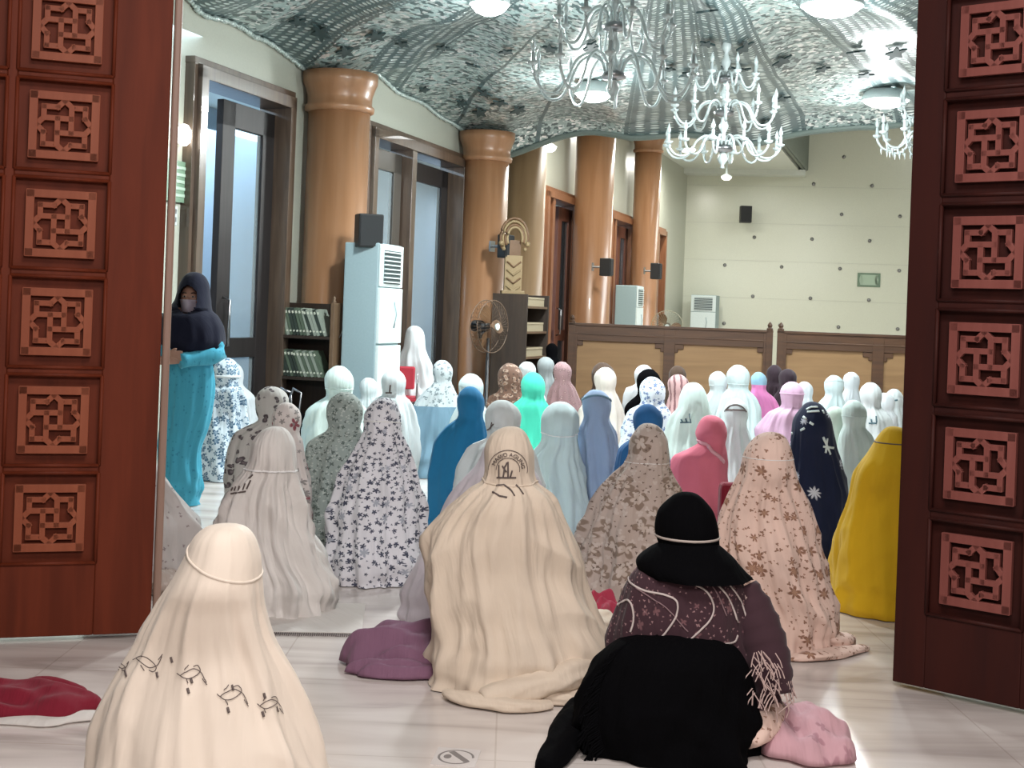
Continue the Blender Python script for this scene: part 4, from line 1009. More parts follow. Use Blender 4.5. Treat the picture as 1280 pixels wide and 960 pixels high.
def rolls(name, runs, mat, seed, label=None, cat=None, parent=None, org=None, group=None):
    """cloth lying in thick soft folds: runs of (points on the floor in picture pixels with height, radius, flatness)"""
    bm = bmesh.new(); rr = random.Random(seed)
    for (pts_, r, fl) in runs:
        w3 = [G(x, y)+Vector((0, 0, z_)) for x, y, z_ in pts_]; cp = []
        for i_ in range(len(w3)-1):
            p0, p1, p2, p3 = w3[max(i_-1, 0)], w3[i_], w3[i_+1], w3[min(i_+2, len(w3)-1)]
            for k in range(10):
                u = k/10; cp.append(.5*((2*p1)+(p2-p0)*u+(2*p0-5*p1+4*p2-p3)*u*u+(3*p1-p0-3*p2+p3)*u**3))
        cp.append(w3[-1]); n_ = len(cp); rings = []; sg = 26
        for i_, p_ in enumerate(cp):
            t_ = (cp[min(i_+1, n_-1)]-cp[max(i_-1, 0)]).normalized(); u_ = t_.cross(Vector((0, 0, 1))).normalized(); v_ = u_.cross(t_)
            q_ = i_/(n_-1); env = math.sin(PI*min(1, max(0, .06+.88*q_)))**.45; row = []
            for k in range(sg):
                a_ = 2*PI*k/sg; nn = 1+.30*noise.noise(Vector((math.cos(a_)*1.4, math.sin(a_)*1.4, q_*5+seed)))+.13*noise.noise(Vector((math.cos(a_)*3, math.sin(a_)*3, q_*14+seed)))
                pt_ = p_+u_*math.cos(a_)*r*env*nn*1.25+v_*math.sin(a_)*r*env*nn*fl; pt_.z = max(pt_.z, .004); row.append(bm.verts.new(pt_))
            rings.append(row)
        for a_, b_ in zip(rings, rings[1:]):
            for k in range(sg): bm.faces.new((a_[k], a_[(k+1) % sg], b_[(k+1) % sg], b_[k]))
        bm.faces.new(rings[0][::-1]); bm.faces.new(rings[-1])
    c_ = org if org else Vector((w3[0].x, w3[0].y, 0)); bmesh.ops.translate(bm, verts=bm.verts, vec=-c_)
    o = fin(name, bm, mat, parent, True)
    if not org: o.location = c_
    ss = o.modifiers.new('soft', 'SUBSURF'); ss.levels = 1; ss.render_levels = 1
    if label: tag(o, label, cat, group)
    return o
def heap(name, px, py, sx, sy, h_, mat, seed, label=None, cat=None, parent=None, rot=0, ridges=2.6, nr=26, nt=64, org=None, group=None, z0=0.004):
    c_ = G(px, py); bm = bmesh.new(); uvl = bm.loops.layers.uv.new('UVMap'); rings = []
    for i_ in range(nr+1):
        t_ = i_/nr; row = []
        for k in range(nt):
            a_ = 2*PI*k/nt; edge = 1+.16*noise.noise(Vector((math.cos(a_)*1.6, math.sin(a_)*1.6, seed)))+.06*math.sin(a_*7+seed)
            x, y = sx*t_*edge*math.cos(a_), sy*t_*edge*math.sin(a_)
            q_ = Vector((x/sx*1.2, y/sy*1.2, seed*1.3)); wv = y/sy*1.5+.9*noise.noise(q_*1.1)+.35*x/sx*math.sin(seed); rd = 1-abs(math.sin(wv*ridges*.62))**1.6; r2 = noise.noise(q_*2.2+Vector((9, 3, 1)))
            hh = h_*(1-t_**5)**.55*(.62+.22*rd+.28*r2+.16*(y/sy))
            row.append(bm.verts.new((x*math.cos(rot)-y*math.sin(rot), x*math.sin(rot)+y*math.cos(rot), z0+max(hh, .0))))
        rings.append(row)
    for i_ in range(nr):
        for k in range(nt):
            f = bm.faces.new((rings[i_][k], rings[i_+1][k], rings[i_+1][(k+1) % nt], rings[i_][(k+1) % nt])) if i_ else None
            if i_ == 0 and k == 0: f = None
            if f:
                f.smooth = True
                for lp in f.loops: lp[uvl].uv = (lp.vert.co.x, lp.vert.co.y)
    bm.faces.new(rings[1]).smooth = True
    bmesh.ops.delete(bm, geom=rings[0], context='VERTS')
    bm.faces.new(rings[-1][::-1])
    o = fin(name, bm, mat, parent, True); sb = o.modifiers.new('soft', 'SMOOTH'); sb.iterations = 3; pos = Vector((c_.x, c_.y, 0)); o.location = pos-org if org else pos
    if label: tag(o, label, cat, group)
    return o
cB = rt.location.copy()
for k, run in enumerate([([(556, 872, .02), (590, 882, .02), (640, 890, .02), (690, 886, .015)], .035, .7), ([(600, 862, .04), (650, 872, .05), (700, 872, .04), (740, 860, .03)], .055, .9),
   ([(640, 850, .09), (690, 852, .12), (735, 845, .09), (757, 835, .05)], .06, .9), ([(625, 868, .02), (670, 879, .02), (725, 879, .02), (752, 868, .02)], .035, .8), ([(690, 835, .20), (725, 838, .19), (752, 832, .12)], .045, .8), ([(590, 868, .05), (650, 862, .11), (705, 850, .17), (757, 838, .20)], .075, .8), ([(600, 884, .03), (660, 880, .06), (720, 872, .09), (760, 856, .09)], .06, .8)]):
    rolls('veil_hem', [run], Bm, 3+k*5, parent=rt, org=cB)
# lavender white figure leaning behind
Lm = W['lavender_white']
rt, D = person('person in a sheer lavender white veil, half hidden behind the wide beige veil', [(546, 634, 634), (560, 606, 660), (580, 598, 664), (605, 580, 676), (640, 558, 690), (680, 536, 700), (720, 517, 700), (760, 500, 700), (790, 486, 700), (845, 480, 700)], 5.62, Lm, 31, 96, 70, bmax=.24, fold=.8, kf=8)
heap('skirt', 512, 832, .27, .15, .17, W['purple_cloth'], 5, parent=rt, org=rt.location.copy(), nr=40, nt=90)
heap('skirt', 500, 846, .19, .06, .07, W['purple_cloth'], 6, parent=rt, org=rt.location.copy())
# white figure with arabic-like mark
rt, D = person('person in a white veil with a dark shoulder print, behind the beige veil', [(500, 628, 628), (510, 611, 645), (524, 605, 650), (538, 603, 652), (548, 597, 655), (560, 583, 664), (580, 575, 668), (620, 570, 680), (680, 565, 690), (720, 562, 692)], 7.1, W['grey_white'], 33, 72, 50, bandz=(531, .006), kf=8, neck=True)
line_mark(D, [[(600, 541), (606, 539), (612, 536), (617, 530)], [(615, 528), (613, 536)], [(603, 542), (609, 542)]], M['print'], rt, 'shoulder_print', 1.8)
rt, D = person('person in an ice white veil beside the turquoise one, edge seam across the head', [(502, 702, 702), (512, 684, 716), (526, 677, 724), (540, 676, 724), (552, 670, 722), (575, 662, 726), (610, 656, 738), (645, 655, 743), (690, 665, 736)], 7.75, W['aqua_white'], 35, 84, 60, neck=True, fold=.9, bandz=(540, .02, None, .003), kf=8)
# floral navy print
rt, D = person('person in a white veil covered with small navy leaves, kneeling left of centre', [(497, 481, 481), (506, 464, 497), (520, 457, 502), (538, 456, 503), (550, 450, 508), (570, 437, 516), (600, 422, 524), (640, 411, 528), (680, 405, 525), (715, 402, 518), (742, 406, 508)], 6.5, W['navy_leaf_print'], 37, 110, 90, fold=.8, bandz=(528, -.012, None, .003))
# white left
rt, D = person('person in a creased white veil on a pale mat, behind the cream satin veil', [(533, 345, 345), (542, 325, 362), (556, 316, 368), (575, 314, 369), (592, 306, 370), (610, 290, 374), (635, 275, 384), (670, 270, 391), (700, 276, 398), (730, 288, 408), (755, 302, 422), (770, 314, 426), (782, 326, 420)], 5.8, W['white_cotton'], 39, 120, 96, fold=1.25, kf=12, bandz=(588, -.004, None, .004), hem=.6)
line_mark(D, [[(288, 617), (294, 616), (300, 615), (307, 614)], [(289, 613), (291, 609)], [(293, 613), (295, 608)], [(298, 613), (299, 607)], [(303, 612), (306, 604)], [(308, 611), (313, 600)], [(311, 598), (316, 593)]], M['print'], rt, 'back_print', 2.2)
mt_ = G(360, 788); bm = bmesh.new(); box(bm, (0, 0, .006), (.50, .55, .006))
o = fin('prayer_mat', bm, W['white_mat'], None, bevel=.002); o.location = (mt_.x+.03, mt_.y+.22, 0); o.rotation_euler = (0, 0, .08); tag(o, 'pale prayer mat with a dark fringe under the creased white veil at left', 'prayer mat')
bm = bmesh.new()
for k in range(60): box(bm, (-.25+k*.0085, -.29, .004), (.004, .03+.02*CR.random(), .004))
o2 = fin('mat_fringe', bm, M['print'], o); tag(o2, kind='stuff')
# peach floral
rt, D = person('person in a peach veil with brown flowers, kneeling right of the black hooded woman', [(540, 965, 965), (549, 943, 985), (566, 932, 992), (585, 927, 996), (605, 917, 1001), (630, 906, 1012), (665, 900, 1026), (700, 902, 1036), (740, 912, 1041), (780, 930, 1047), (815, 950, 1052), (830, 960, 1050)], 5.45, W['peach_flower_print'], 41, 120, 96, fold=.75, kf=8, bandz=(572, .0, None, .0015))
rolls('veil_hem', [([(985, 826, .01), (1020, 826, .02), (1060, 818, .015), (1082, 812, .01)], .035, .6), ([(1010, 812, .05), (1040, 812, .04), (1062, 806, .02)], .05, .8)], W['peach_flower_print'], 9, parent=rt, org=rt.location.copy())
# yellow
rt, D = person('person in a plain mustard yellow veil beside the right entrance door', [(533, 1118, 1118), (542, 1100, 1137), (555, 1091, 1146), (570, 1083, 1153), (595, 1066, 1168), (640, 1055, 1182), (700, 1046, 1192), (755, 1039, 1197), (780, 1041, 1196)], 6.25, W['mustard'], 43, 96, 70, fold=.7, kf=7, bandz=(553, .0, M['print'], .003))
# beige blotch
rt, D = person('person in a beige grey blotchy veil, between the beige veil and the black hood', [(529, 811, 811), (539, 795, 829), (553, 788, 835), (568, 787, 836), (580, 782, 836), (595, 768, 842), (620, 750, 855), (655, 735, 865), (700, 725, 872), (745, 728, 872), (772, 735, 870)], 6.3, W['beige_blotch'], 45, 96, 70, bandz=(578, -.003, None, .0015), kf=10)
# navy
rt, D = person('person in a navy blue veil with white flowers, left of the yellow veil', [(502, 1016, 1016), (511, 1000, 1032), (526, 991, 1039), (542, 989, 1041), (556, 988, 1044), (580, 986, 1053), (620, 985, 1062), (665, 986, 1066), (700, 990, 1062)], 7.7, W['navy'], 47, 80, 60, fold=.6)
for l_ in ([[(1008, 512), (1014, 509), (1022, 509)], [(1009, 515), (1024, 514)], [(1004, 521), (1008, 524)], [(1028, 513), (1030, 517)], [(1029, 546), (1038, 568)], [(1034, 548), (1032, 566)], [(1029, 558), (1042, 560)], [(1012, 528), (1017, 531)], [(1001, 538), (1006, 535)], [(985, 546), (991, 541)]]): line_mark(D, [l_], M['white'], rt, 'white_flower_print', 3)
# pink leaning
rt, D = person('person in a plain rose pink scarf and top with a frilled collar, head turned right', [(519, 889, 889), (528, 875, 905), (542, 871, 908), (554, 874, 906), (562, 862, 908), (572, 842, 910), (590, 835, 913), (620, 834, 918), (660, 838, 924), (715, 840, 930)], 8.0, W['rose_pink'], 49, 64, 50, fold=.35)
line_mark(D, [curve_pts([(868, 548), (876, 553), (884, 556), (890, 564), (898, 570), (905, 578)])], plain('frill_pink', 'd8a0aa', .8), rt, 'collar_frill', 5)
bm = bmesh.new(); box(bm, (0, 0, .14), (.16, .1, .28)); q = P(918, 604, 7.3); o = fin('red_bag', bm, W['crimson'], bevel=.02); o.location = (q.x, q.y, q.z-.24 if q.z > .24 else 0); o.location.z = 0; o.scale = (1, 1, 1.6); tag(o, 'small dark red bag between the pink top and the peach veil', 'bag')

# --- woman in black hood
Bk = W['black_cloth']; Y = 4.25
root = empty('person', (P(850, 900, Y).x, Y, 0), 'person in a black hood and plum blouse with white wavy lines, lower right', 'person'); org = root.location.copy()
flatr = lambda s: .72
Db = drape('blouse', [(690, 862, 862), (700, 815, 905), (712, 793, 925), (740, 775, 938), (775, 766, 944), (810, 764, 950), (850, 764, 960), (890, 770, 970)], Y, W['plum_pattern'], root, org, 90, 60, 61, fold=.5, ground=False, ratio=flatr, fwd=.0, hole=None)
Dh = drape('hood', [(615, 859, 859), (625, 835, 883), (642, 822, 896), (662, 819, 900), (680, 823, 899), (695, 828, 899), (712, 822, 905)], Y+.03, Bk, root, org, 64, 34, 62, fold=.15, ground=False, ratio=lambda s: 1.1, fwd=0)
Ds = drape('scarf', [(668, 860, 860), (676, 834, 892), (688, 812, 910), (700, 797, 924), (712, 795, 936), (719, 800, 944)], Y, Bk, root, org, 72, 26, 63, fold=.5, ground=False, ratio=lambda s: .9, fwd=0)
band(Dh, P(860, 672, Y).z, .0, plain('inner_cap', 'b0a49c', .8), root, 'inner_cap_edge', .004)
Dk = drape('skirt', [(792, 850, 850), (806, 768, 925), (830, 745, 938), (870, 728, 946), (910, 718, 952), (950, 700, 955), (985, 690, 955)], Y-.12, Bk, root, org, 90, 50, 64, fold=.5, kf=7, ratio=lambda s: .75, bmax=.42, fwd=.05)
fit_body(KB, root, [(0, Dk), (Dk.H-.02, Db), (.70, Dh)], (Dh.H-.02)/.87, (P(860, 640, Y).x-org.x)/Dh.H)
wl = plain('white_line_print', 'bfb2ae', .8)
waves = [[(786, 718), (788, 728), (805, 738), (832, 744), (846, 752), (846, 768), (834, 788), (818, 805)],
 [(812, 708), (820, 718), (842, 726), (870, 732), (885, 742), (892, 760), (885, 778), (862, 800)],
 [(864, 708), (885, 722), (905, 740), (916, 760), (922, 778)], [(900, 718), (912, 732), (925, 750), (932, 770)],
 [(772, 756), (784, 750), (790, 758), (792, 775), (788, 790)], [(894, 806), (906, 805), (918, 802), (922, 794)], [(870, 812), (876, 806), (886, 803), (892, 810), (882, 812), (872, 814)]]
line_mark(Db, [curve_pts(w_) for w_ in waves], wl, root, 'white_line_print', 2.6)
line_mark(Db, [curve_pts(w_) for w_ in ([(795, 735), (815, 748), (835, 762), (860, 790)], [(875, 715), (895, 740), (908, 770)], [(845, 716), (860, 724), (880, 730)])], plain('fine_line_print', '80666a', .8), root, 'fine_line_print', 1.6)
# right sleeve and arm hanging to the floor
bm = bmesh.new(); uvl = bm.loops.layers.uv.new('UVMap')
sp = [P(925, 735, Y), P(940, 765, Y-.02), P(952, 800, Y-.05), P(962, 835, Y-.08), P(968, 868, Y-.1)]
sp = [Vector(p_) for p_ in sp]; fine = []
for a_, c_ in zip(sp, sp[1:]):
    for k in range(5): fine.append(a_.lerp(c_, k/5)-org)
fine.append(sp[-1]-org); tube(bm, fine, .075, 18, rf=lambda u: .75+.25*math.sin(u*PI)+.05*math.sin(u*40))
fin('sleeve', bm, W['plum_pattern'], root, True)
frg = bmesh.new()
for k in range(70):
    u = k/70; a_ = fine[int(u*(len(fine)-1))]; an = CR.uniform(-1.9, .6); q_ = a_+Vector((math.cos(an)*.06, math.sin(an)*.06, 0)); L_ = .05+.04*CR.random()
    tube(frg, [q_, q_+Vector((.008, -.01, -L_*.6)), q_+Vector((.02*CR.uniform(-1, 1), -.012, -L_*.9))], .002, 4)
for k in range(50):
    a_ = Vector(P(940+CR.random()*34, 812+CR.random()*66, Y-.17))-org; an = CR.random()*2*PI; tube(frg, [a_, a_+Vector((.02*math.cos(an), -.01, -.02)), a_+Vector((.03*math.cos(an), -.015, -.04))], .002, 4)
o = fin('sleeve_fringe', frg, plain('fringe_pale', 'b59d97', .9), root); tag(o, kind='stuff')
frg = bmesh.new()
for k in range(60):
    a_ = Dk.surf(-1.25+.012*k*.6, .36-.0055*k)-org; tube(frg, [a_, a_+Vector((-.02-.02*CR.random(), -.01, -.02)), a_+Vector((-.03-.03*CR.random(), -.01, -.06))], .0035, 4)
tag(fin('skirt_fringe', frg, Bk, root), kind='stuff')
heap('pink_shawl', 1005, 935, .16, .20, .13, W['pink_cloth'], 13, 'pink patterned shawl bunched on the marble beside the black skirt', 'shawl')
rolls('wrap_hem', [([(930, 950, .05), (948, 940, .10), (962, 925, .12)], .055, .8)], W['peach_flower_print'], 15, parent=root, org=org)
rolls('fringed_scarf', [([(722, 900, .06), (712, 920, .04), (700, 945, .03), (680, 970, .02)], .045, .8)], Bk, 17, 'black fringed scarf end lying left of the black skirt', 'scarf')
# rose bundle
heap('red_bundle', 753, 800, .10, .13, .20, W['rose_red'], 19, 'rose red bundle showing between the beige veil and the plum blouse', 'bundle', ridges=.6)

# --- mid and back figures: label, material, depth, rows, options
X = [
 ('person in a blue blotch patterned veil beside the standing woman', 'blue_blotch_print', 10.0, [(447, 283, 283), (455, 270, 296), (466, 267, 299), (476, 266, 300), (488, 257, 304), (510, 250, 308), (550, 246, 310), (585, 243, 309), (608, 244, 308)], {'bandz': (470, 0, 'bright_white', .01)}),
 ('person in a white veil behind the blue blotch patterned one', 'bright_white', 10.7, [(452, 290, 290), (460, 277, 302), (470, 276, 304), (482, 272, 308), (500, 268, 317), (530, 266, 320), (580, 266, 322), (600, 266, 322)], {}),
 ('person in a grey veil with large dark petals, at left behind the creased white veil', 'spotted_grey', 7.4, [(483, 339, 339), (490, 326, 353), (503, 320, 360), (516, 318, 361), (528, 304, 363), (545, 290, 367), (580, 280, 372), (630, 275, 376), (690, 278, 376)], {'nt': 72, 'nz': 50}),
 ('person in a white veil with red flowers on the head, touching the grey petal veil', 'red_flower_print', 6.75, [(503, 358, 358), (511, 346, 371), (524, 340, 377), (538, 340, 378), (550, 338, 379), (570, 333, 382), (620, 328, 388), (700, 325, 390), (735, 325, 390)], {}),
 ('person in a sage green speckled veil, left of the navy leaf print', 'sage_print', 7.0, [(490, 432, 432), (499, 415, 447), (512, 409, 453), (526, 406, 456), (538, 396, 460), (560, 382, 467), (600, 374, 472), (660, 372, 476), (712, 374, 476)], {'nt': 72, 'nz': 50}),
 ('person in a pleated mint white veil in front of the bookshelf', 'mint_white', 10.2, [(457, 424, 424), (465, 411, 438), (476, 406, 442), (488, 405, 442), (500, 395, 447), (515, 384, 458), (550, 377, 467), (590, 376, 470), (606, 376, 470)], {'bandz': (486, 0, None, .004)}),
 ('small person in a white veil against the tall air conditioner, head turned right', 'cool_white', 10.8, [(472, 460, 460), (479, 451, 470), (488, 449, 472), (498, 446, 474), (515, 440, 480), (545, 438, 484), (580, 438, 486)], {}),
 ('person in a white veil, square dark patch at the neck, right of the mint veil', 'cool_white', 9.7, [(461, 493, 493), (469, 481, 505), (480, 477, 508), (490, 475, 509), (500, 470, 512), (520, 464, 519), (560, 462, 520), (615, 462, 520)], {'mark': [[(482, 491), (490, 491)], [(488, 481), (487, 490)]]}),
 ('person in a grey batik veil over steel blue, left of the deep blue scarf', ['batik_grey', 'steel_blue'], 10.7, [(450, 553, 553), (458, 542, 564), (468, 540, 566), (478, 539, 566), (490, 528, 569), (508, 516, 574), (530, 507, 577), (565, 504, 577), (593, 507, 577)], {'low': .55}),
 ('person in a plain deep blue scarf and robe near the centre', 'teal_blue', 8.0, [(483, 588, 588), (491, 575, 602), (504, 570, 606), (516, 571, 606), (526, 569, 606), (536, 554, 608), (556, 541, 612), (600, 535, 618), (650, 532, 624), (662, 532, 624)], {'fold': .4}),
 ('person in a white veil directly behind the deep blue scarf', 'aqua_white', 9.6, [(467, 588, 588), (475, 576, 601), (486, 573, 605), (500, 568, 609), (530, 562, 616), (580, 560, 620), (600, 560, 620)], {}),
 ('person in a brown leaf patterned scarf left of the turquoise veil', 'brown_leaf_print', 11.8, [(454, 637, 637), (462, 625, 650), (472, 621, 654), (482, 616, 656), (498, 610, 660), (530, 606, 664), (575, 604, 666)], {}),
 ('person whose small white veil shows behind the turquoise one', 'cool_white', 13.0, [(452, 659, 659), (459, 650, 668), (468, 648, 670), (478, 645, 674), (500, 638, 680), (550, 636, 682)], {}),
 ('person in a bright turquoise veil at the centre', 'turquoise', 10.2, [(465, 665, 665), (473, 654, 677), (484, 651, 682), (495, 650, 682), (508, 644, 686), (530, 638, 692), (570, 634, 696), (605, 634, 696)], {'fold': .8}),
 ('person in a plain grey scarf behind the turquoise veil', 'grey_plain', 13.8, [(446, 682, 682), (453, 673, 691), (462, 672, 692), (472, 672, 692), (484, 666, 698), (520, 664, 700), (545, 664, 700)], {}),
 ('person with a black covered head beside the dark cabinet', 'black_cloth', 14.9, [(429, 690, 690), (435, 682, 698), (441, 682, 698), (448, 684, 697), (458, 676, 704), (490, 674, 708), (535, 674, 708)], {}),
 ('person in a dusky mauve patterned scarf right of the grey scarf', 'mauve_print', 12.4, [(452, 703, 703), (459, 693, 712), (468, 691, 714), (478, 691, 714), (488, 686, 720), (505, 683, 726), (540, 682, 728), (572, 682, 728)], {}),
 ('person in a dark brown scarf behind the cream white veil', 'brown_scarf', 13.2, [(453, 754, 754), (460, 742, 765), (470, 738, 768), (485, 728, 774), (510, 722, 778), (560, 722, 778)], {}),
 ('person in a cream white veil in front of the left partition', 'cream_white', 11.6, [(459, 757, 757), (467, 745, 769), (477, 743, 771), (487, 742, 771), (498, 734, 774), (515, 724, 779), (550, 722, 781), (590, 722, 781)], {}),
 ('person in a blue grey veil with a dark headband right of the ice white veil', 'blue_grey', 7.8, [(487, 744, 744), (496, 732, 758), (508, 728, 763), (522, 726, 766), (545, 723, 770), (580, 722, 775), (620, 724, 777), (668, 724, 777)], {'bandz': (500, -.03, 'steel_blue', .007)}),
 ('person in a small white veil before the post of the left partition', 'bright_white', 13.2, [(456, 806, 806), (463, 797, 815), (472, 793, 817), (485, 785, 820), (505, 779, 824), (555, 778, 826)], {}),
 ('person in a black scarf in front of a small white veil', 'black_cloth', 12.2, [(461, 813, 813), (468, 802, 822), (478, 796, 826), (492, 788, 830), (515, 780, 834), (572, 780, 834)], {}),
 ('person in a white veil with blue flowers behind the royal blue scarf', 'blue_flower_print', 10.2, [(471, 815, 815), (479, 803, 828), (490, 799, 831), (501, 796, 832), (515, 785, 835), (540, 777, 838), (575, 775, 840), (605, 775, 840)], {}),
 ('person in a plain royal blue scarf behind the beige blotchy veil', 'royal_blue', 7.1, [(505, 810, 810), (514, 797, 823), (527, 791, 828), (542, 784, 830), (565, 772, 834), (600, 766, 838), (650, 764, 842), (705, 764, 842)], {'fold': .5}),
 ('person with a dark brown head covering before the partition stile', 'brown_scarf', 13.4, [(457, 847, 847), (463, 838, 856), (471, 836, 858), (482, 834, 860), (500, 830, 864), (552, 830, 864)], {}),
 ('person in a pink striped scarf left of the white veil with a stamp', 'pink_stripe', 11.4, [(468, 848, 848), (475, 838, 858), (485, 835, 861), (496, 834, 862), (515, 831, 866), (550, 829, 870), (590, 829, 870)], {}),
 ('person in a white veil with a stamped back, behind the rose pink scarf', 'mint_white', 9.4, [(478, 867, 867), (486, 854, 880), (498, 850, 884), (509, 848, 886), (522, 839, 890), (545, 831, 896), (590, 827, 900), (625, 827, 900)], {'mark': [[(850, 528), (864, 528)], [(851, 524), (853, 527)], [(857, 523), (858, 527)], [(862, 517), (863, 528)]]}),
 ('person in a white veil with a tiny dot print left of the tallest white veil', 'cool_white', 12.0, [(464, 898, 898), (471, 889, 907), (480, 886, 910), (492, 884, 912), (510, 878, 916), (560, 876, 918), (580, 876, 918)], {'bandz': (482, -.004, None, .003)}),
 ('person in the tallest plain white veil before the right end of the left partition', 'aqua_white', 11.6, [(456, 922, 922), (464, 912, 933), (475, 909, 937), (486, 907, 940), (498, 902, 946), (515, 897, 952), (545, 893, 956), (595, 891, 958)], {'bandz': (480, 0, None, .004)}),
 ('person in a white veil with a dark curved band on the head', 'cool_white', 8.9, [(498, 920, 920), (506, 907, 933), (518, 904, 936), (532, 902, 938), (555, 898, 942), (590, 895, 947), (635, 894, 950)], {'mark': [curve_pts([(906, 514), (912, 508), (920, 506), (928, 509), (933, 515)]), [(907, 512), (932, 513)]]}),
 ('person in a magenta robe with a pale blue cap near the gap in the partition', ['sky_cap', 'magenta'], 12.0, [(465, 948, 948), (471, 939, 957), (479, 938, 959), (486, 938, 960), (498, 937, 968), (515, 936, 976), (550, 936, 984), (580, 936, 986)], {'low': P(948, 482, 12).z}),
 ('person in dark purple at the gap between the partitions', 'dark_purple', 14.2, [(456, 968, 968), (462, 960, 976), (470, 958, 979), (482, 954, 983), (500, 950, 986), (545, 950, 986)], {}),
 ('person in a dark brown purple scarf before the right partition post', 'dark_purple', 13.5, [(461, 985, 985), (467, 976, 994), (476, 974, 996), (487, 970, 1000), (505, 966, 1004), (552, 966, 1004)], {}),
 ('person in a small bright white veil behind the mauve one', 'bright_white', 12.2, [(477, 1006, 1006), (484, 998, 1014), (492, 996, 1016), (505, 993, 1018), (540, 988, 1022), (575, 988, 1022)], {}),
 ('person in a plain mauve veil left of the navy veil', 'mauve', 10.2, [(477, 991, 991), (485, 978, 1003), (495, 976, 1005), (505, 974, 1006), (518, 962, 1008), (540, 952, 1012), (575, 948, 1015), (608, 948, 1015)], {'bandz': (492, 0, None, .005)}),
 ('person in a pale blue white veil, seam over the head, before the right partition', 'aqua_white', 12.0, [(469, 1042, 1042), (476, 1032, 1053), (486, 1031, 1055), (497, 1028, 1056), (510, 1022, 1060), (540, 1018, 1066), (585, 1018, 1066)], {'bandz': (478, -.02, None, .004)}),
 ('person in a bright white veil, highest head before the right partition', 'bright_white', 12.7, [(465, 1064, 1064), (471, 1055, 1074), (479, 1054, 1075), (488, 1055, 1074), (498, 1051, 1078), (530, 1050, 1082), (570, 1050, 1082)], {}),
 ('person in a pale green veil partly behind the navy veil', 'pale_green', 8.6, [(508, 1045, 1045), (516, 1034, 1054), (530, 1032, 1056), (555, 1029, 1066), (590, 1026, 1078), (650, 1024, 1082)], {}),
 ('person in a pale teal veil left of the yellow veil', 'mint_white', 8.3, [(500, 1068, 1068), (508, 1055, 1080), (519, 1051, 1083), (530, 1051, 1084), (542, 1050, 1088), (562, 1048, 1096), (600, 1046, 1102), (665, 1046, 1104)], {'bandz': (520, 0, None, .003)}),
 ('person in a light grey veil with a blue stamp, above the yellow veil', 'grey_white', 10.6, [(478, 1088, 1088), (486, 1077, 1100), (497, 1075, 1103), (508, 1072, 1108), (525, 1067, 1114), (560, 1062, 1120), (600, 1060, 1122)], {'mark': [[(1086, 529), (1096, 529)], [(1095, 520), (1096, 528)], [(1089, 524), (1090, 528)]]}),
 ('person in a plain white veil behind the light grey one', 'bright_white', 12.0, [(491, 1106, 1106), (497, 1098, 1114), (506, 1096, 1118), (520, 1092, 1122), (560, 1090, 1124), (588, 1090, 1124)], {}),
 ('person in a white veil with a small print, farthest right by the entrance door', 'grey_white', 12.4, [(486, 1118, 1118), (492, 1109, 1127), (501, 1107, 1129), (512, 1104, 1132), (540, 1100, 1138), (582, 1100, 1138)], {'mark': [[(1116, 501), (1122, 500)]]}),
]
for k, (lb, mk, Y, rows, kw) in enumerate(X):
    mat = [W[q] for q in mk] if isinstance(mk, list) else W[mk]; kw = dict(kw); mark = kw.pop('mark', None)
    if 'bandz' in kw:
        bz = list(kw['bandz']); bz[2:3] = [W[bz[2]] if len(bz) > 2 and bz[2] else (mat[0] if isinstance(mat, list) else mat)]; kw['bandz'] = tuple(bz)
    big = kw.pop('nt', 72); nz_ = kw.pop('nz', 44)
    rt, D = person(lb, rows, Y, mat, 100+k, big, nz_, kf=8, neck='rose' not in lb and 'behind the steel' not in lb, **kw)
    if mark: line_mark(D, mark, M['printb'] if mk != 'cool_white' else M['print'], rt, 'stamp_print', 2.0)
# sage back panel
# seated figure on a chair
Y = 13.5
rt, D = person('person in a white veil sitting higher, on the chair with a red back', [(407, 518, 518), (414, 508, 529), (424, 506, 531), (434, 504, 532), (444, 499, 535), (458, 495, 540), (480, 494, 543), (510, 495, 544), (545, 497, 544), (560, 497, 544)], Y, W['bright_white'], 71, 56, 44, kf=8, bmax=.3, body=False)
fit_body(KB, rt, [(0, D)], (D.H-.02)/.87, 0)
pcx = P(501, 472, 13.05); root = empty('folding_chair', (pcx.x, pcx.y, 0), 'folding chair with a red padded back behind the higher seated white veil', 'chair', rz=.1)
zc = pcx.z
bm = bmesh.new(); box(bm, (0, 0, zc), (.27, .035, .22)); fin('backrest', bm, M['red'], root, bevel=.05)
bm = bmesh.new(); box(bm, (0, .2, .44), (.34, .34, .04)); fin('seat', bm, M['red'], root, bevel=.015)
for sx in (-1, 1):
    bm = bmesh.new(); tube(bm, [Vector((sx*.16, .0, zc+.05)), Vector((sx*.16, .04, .44)), Vector((sx*.16, .36, .0))], .011, 8); fin('leg', bm, M['metal'], root, True)
    bm = bmesh.new(); tube(bm, [Vector((sx*.15, .34, .43)), Vector((sx*.15, -.02, .0))], .011, 8); fin('leg', bm, M['metal'], root, True)
# partly hidden figure at the left door edge
rt, D = person('person in a white veil with faint dots, cut off by the left entrance door', [(556, 168, 168), (565, 148, 188), (585, 140, 198), (610, 130, 212), (635, 118, 228), (655, 112, 242), (690, 110, 243), (735, 110, 238)], 6.25, cloth('faint_dots', 'bfbab8', [(26, .25, 4, .4, '8b7f80', None)]), 73, 72, 50, kf=8)
rolls('cloth_bundle', [([(182, 745, .04), (200, 742, .05), (220, 735, .04)], .06, .9), ([(180, 725, .16), (200, 722, .17), (225, 715, .12)], .07, .9), ([(185, 735, .28), (202, 730, .28)], .06, .9)], W['beige_blotch'], 23, 'tan and grey cloth bundle at the foot of the left entrance door', 'bundle')
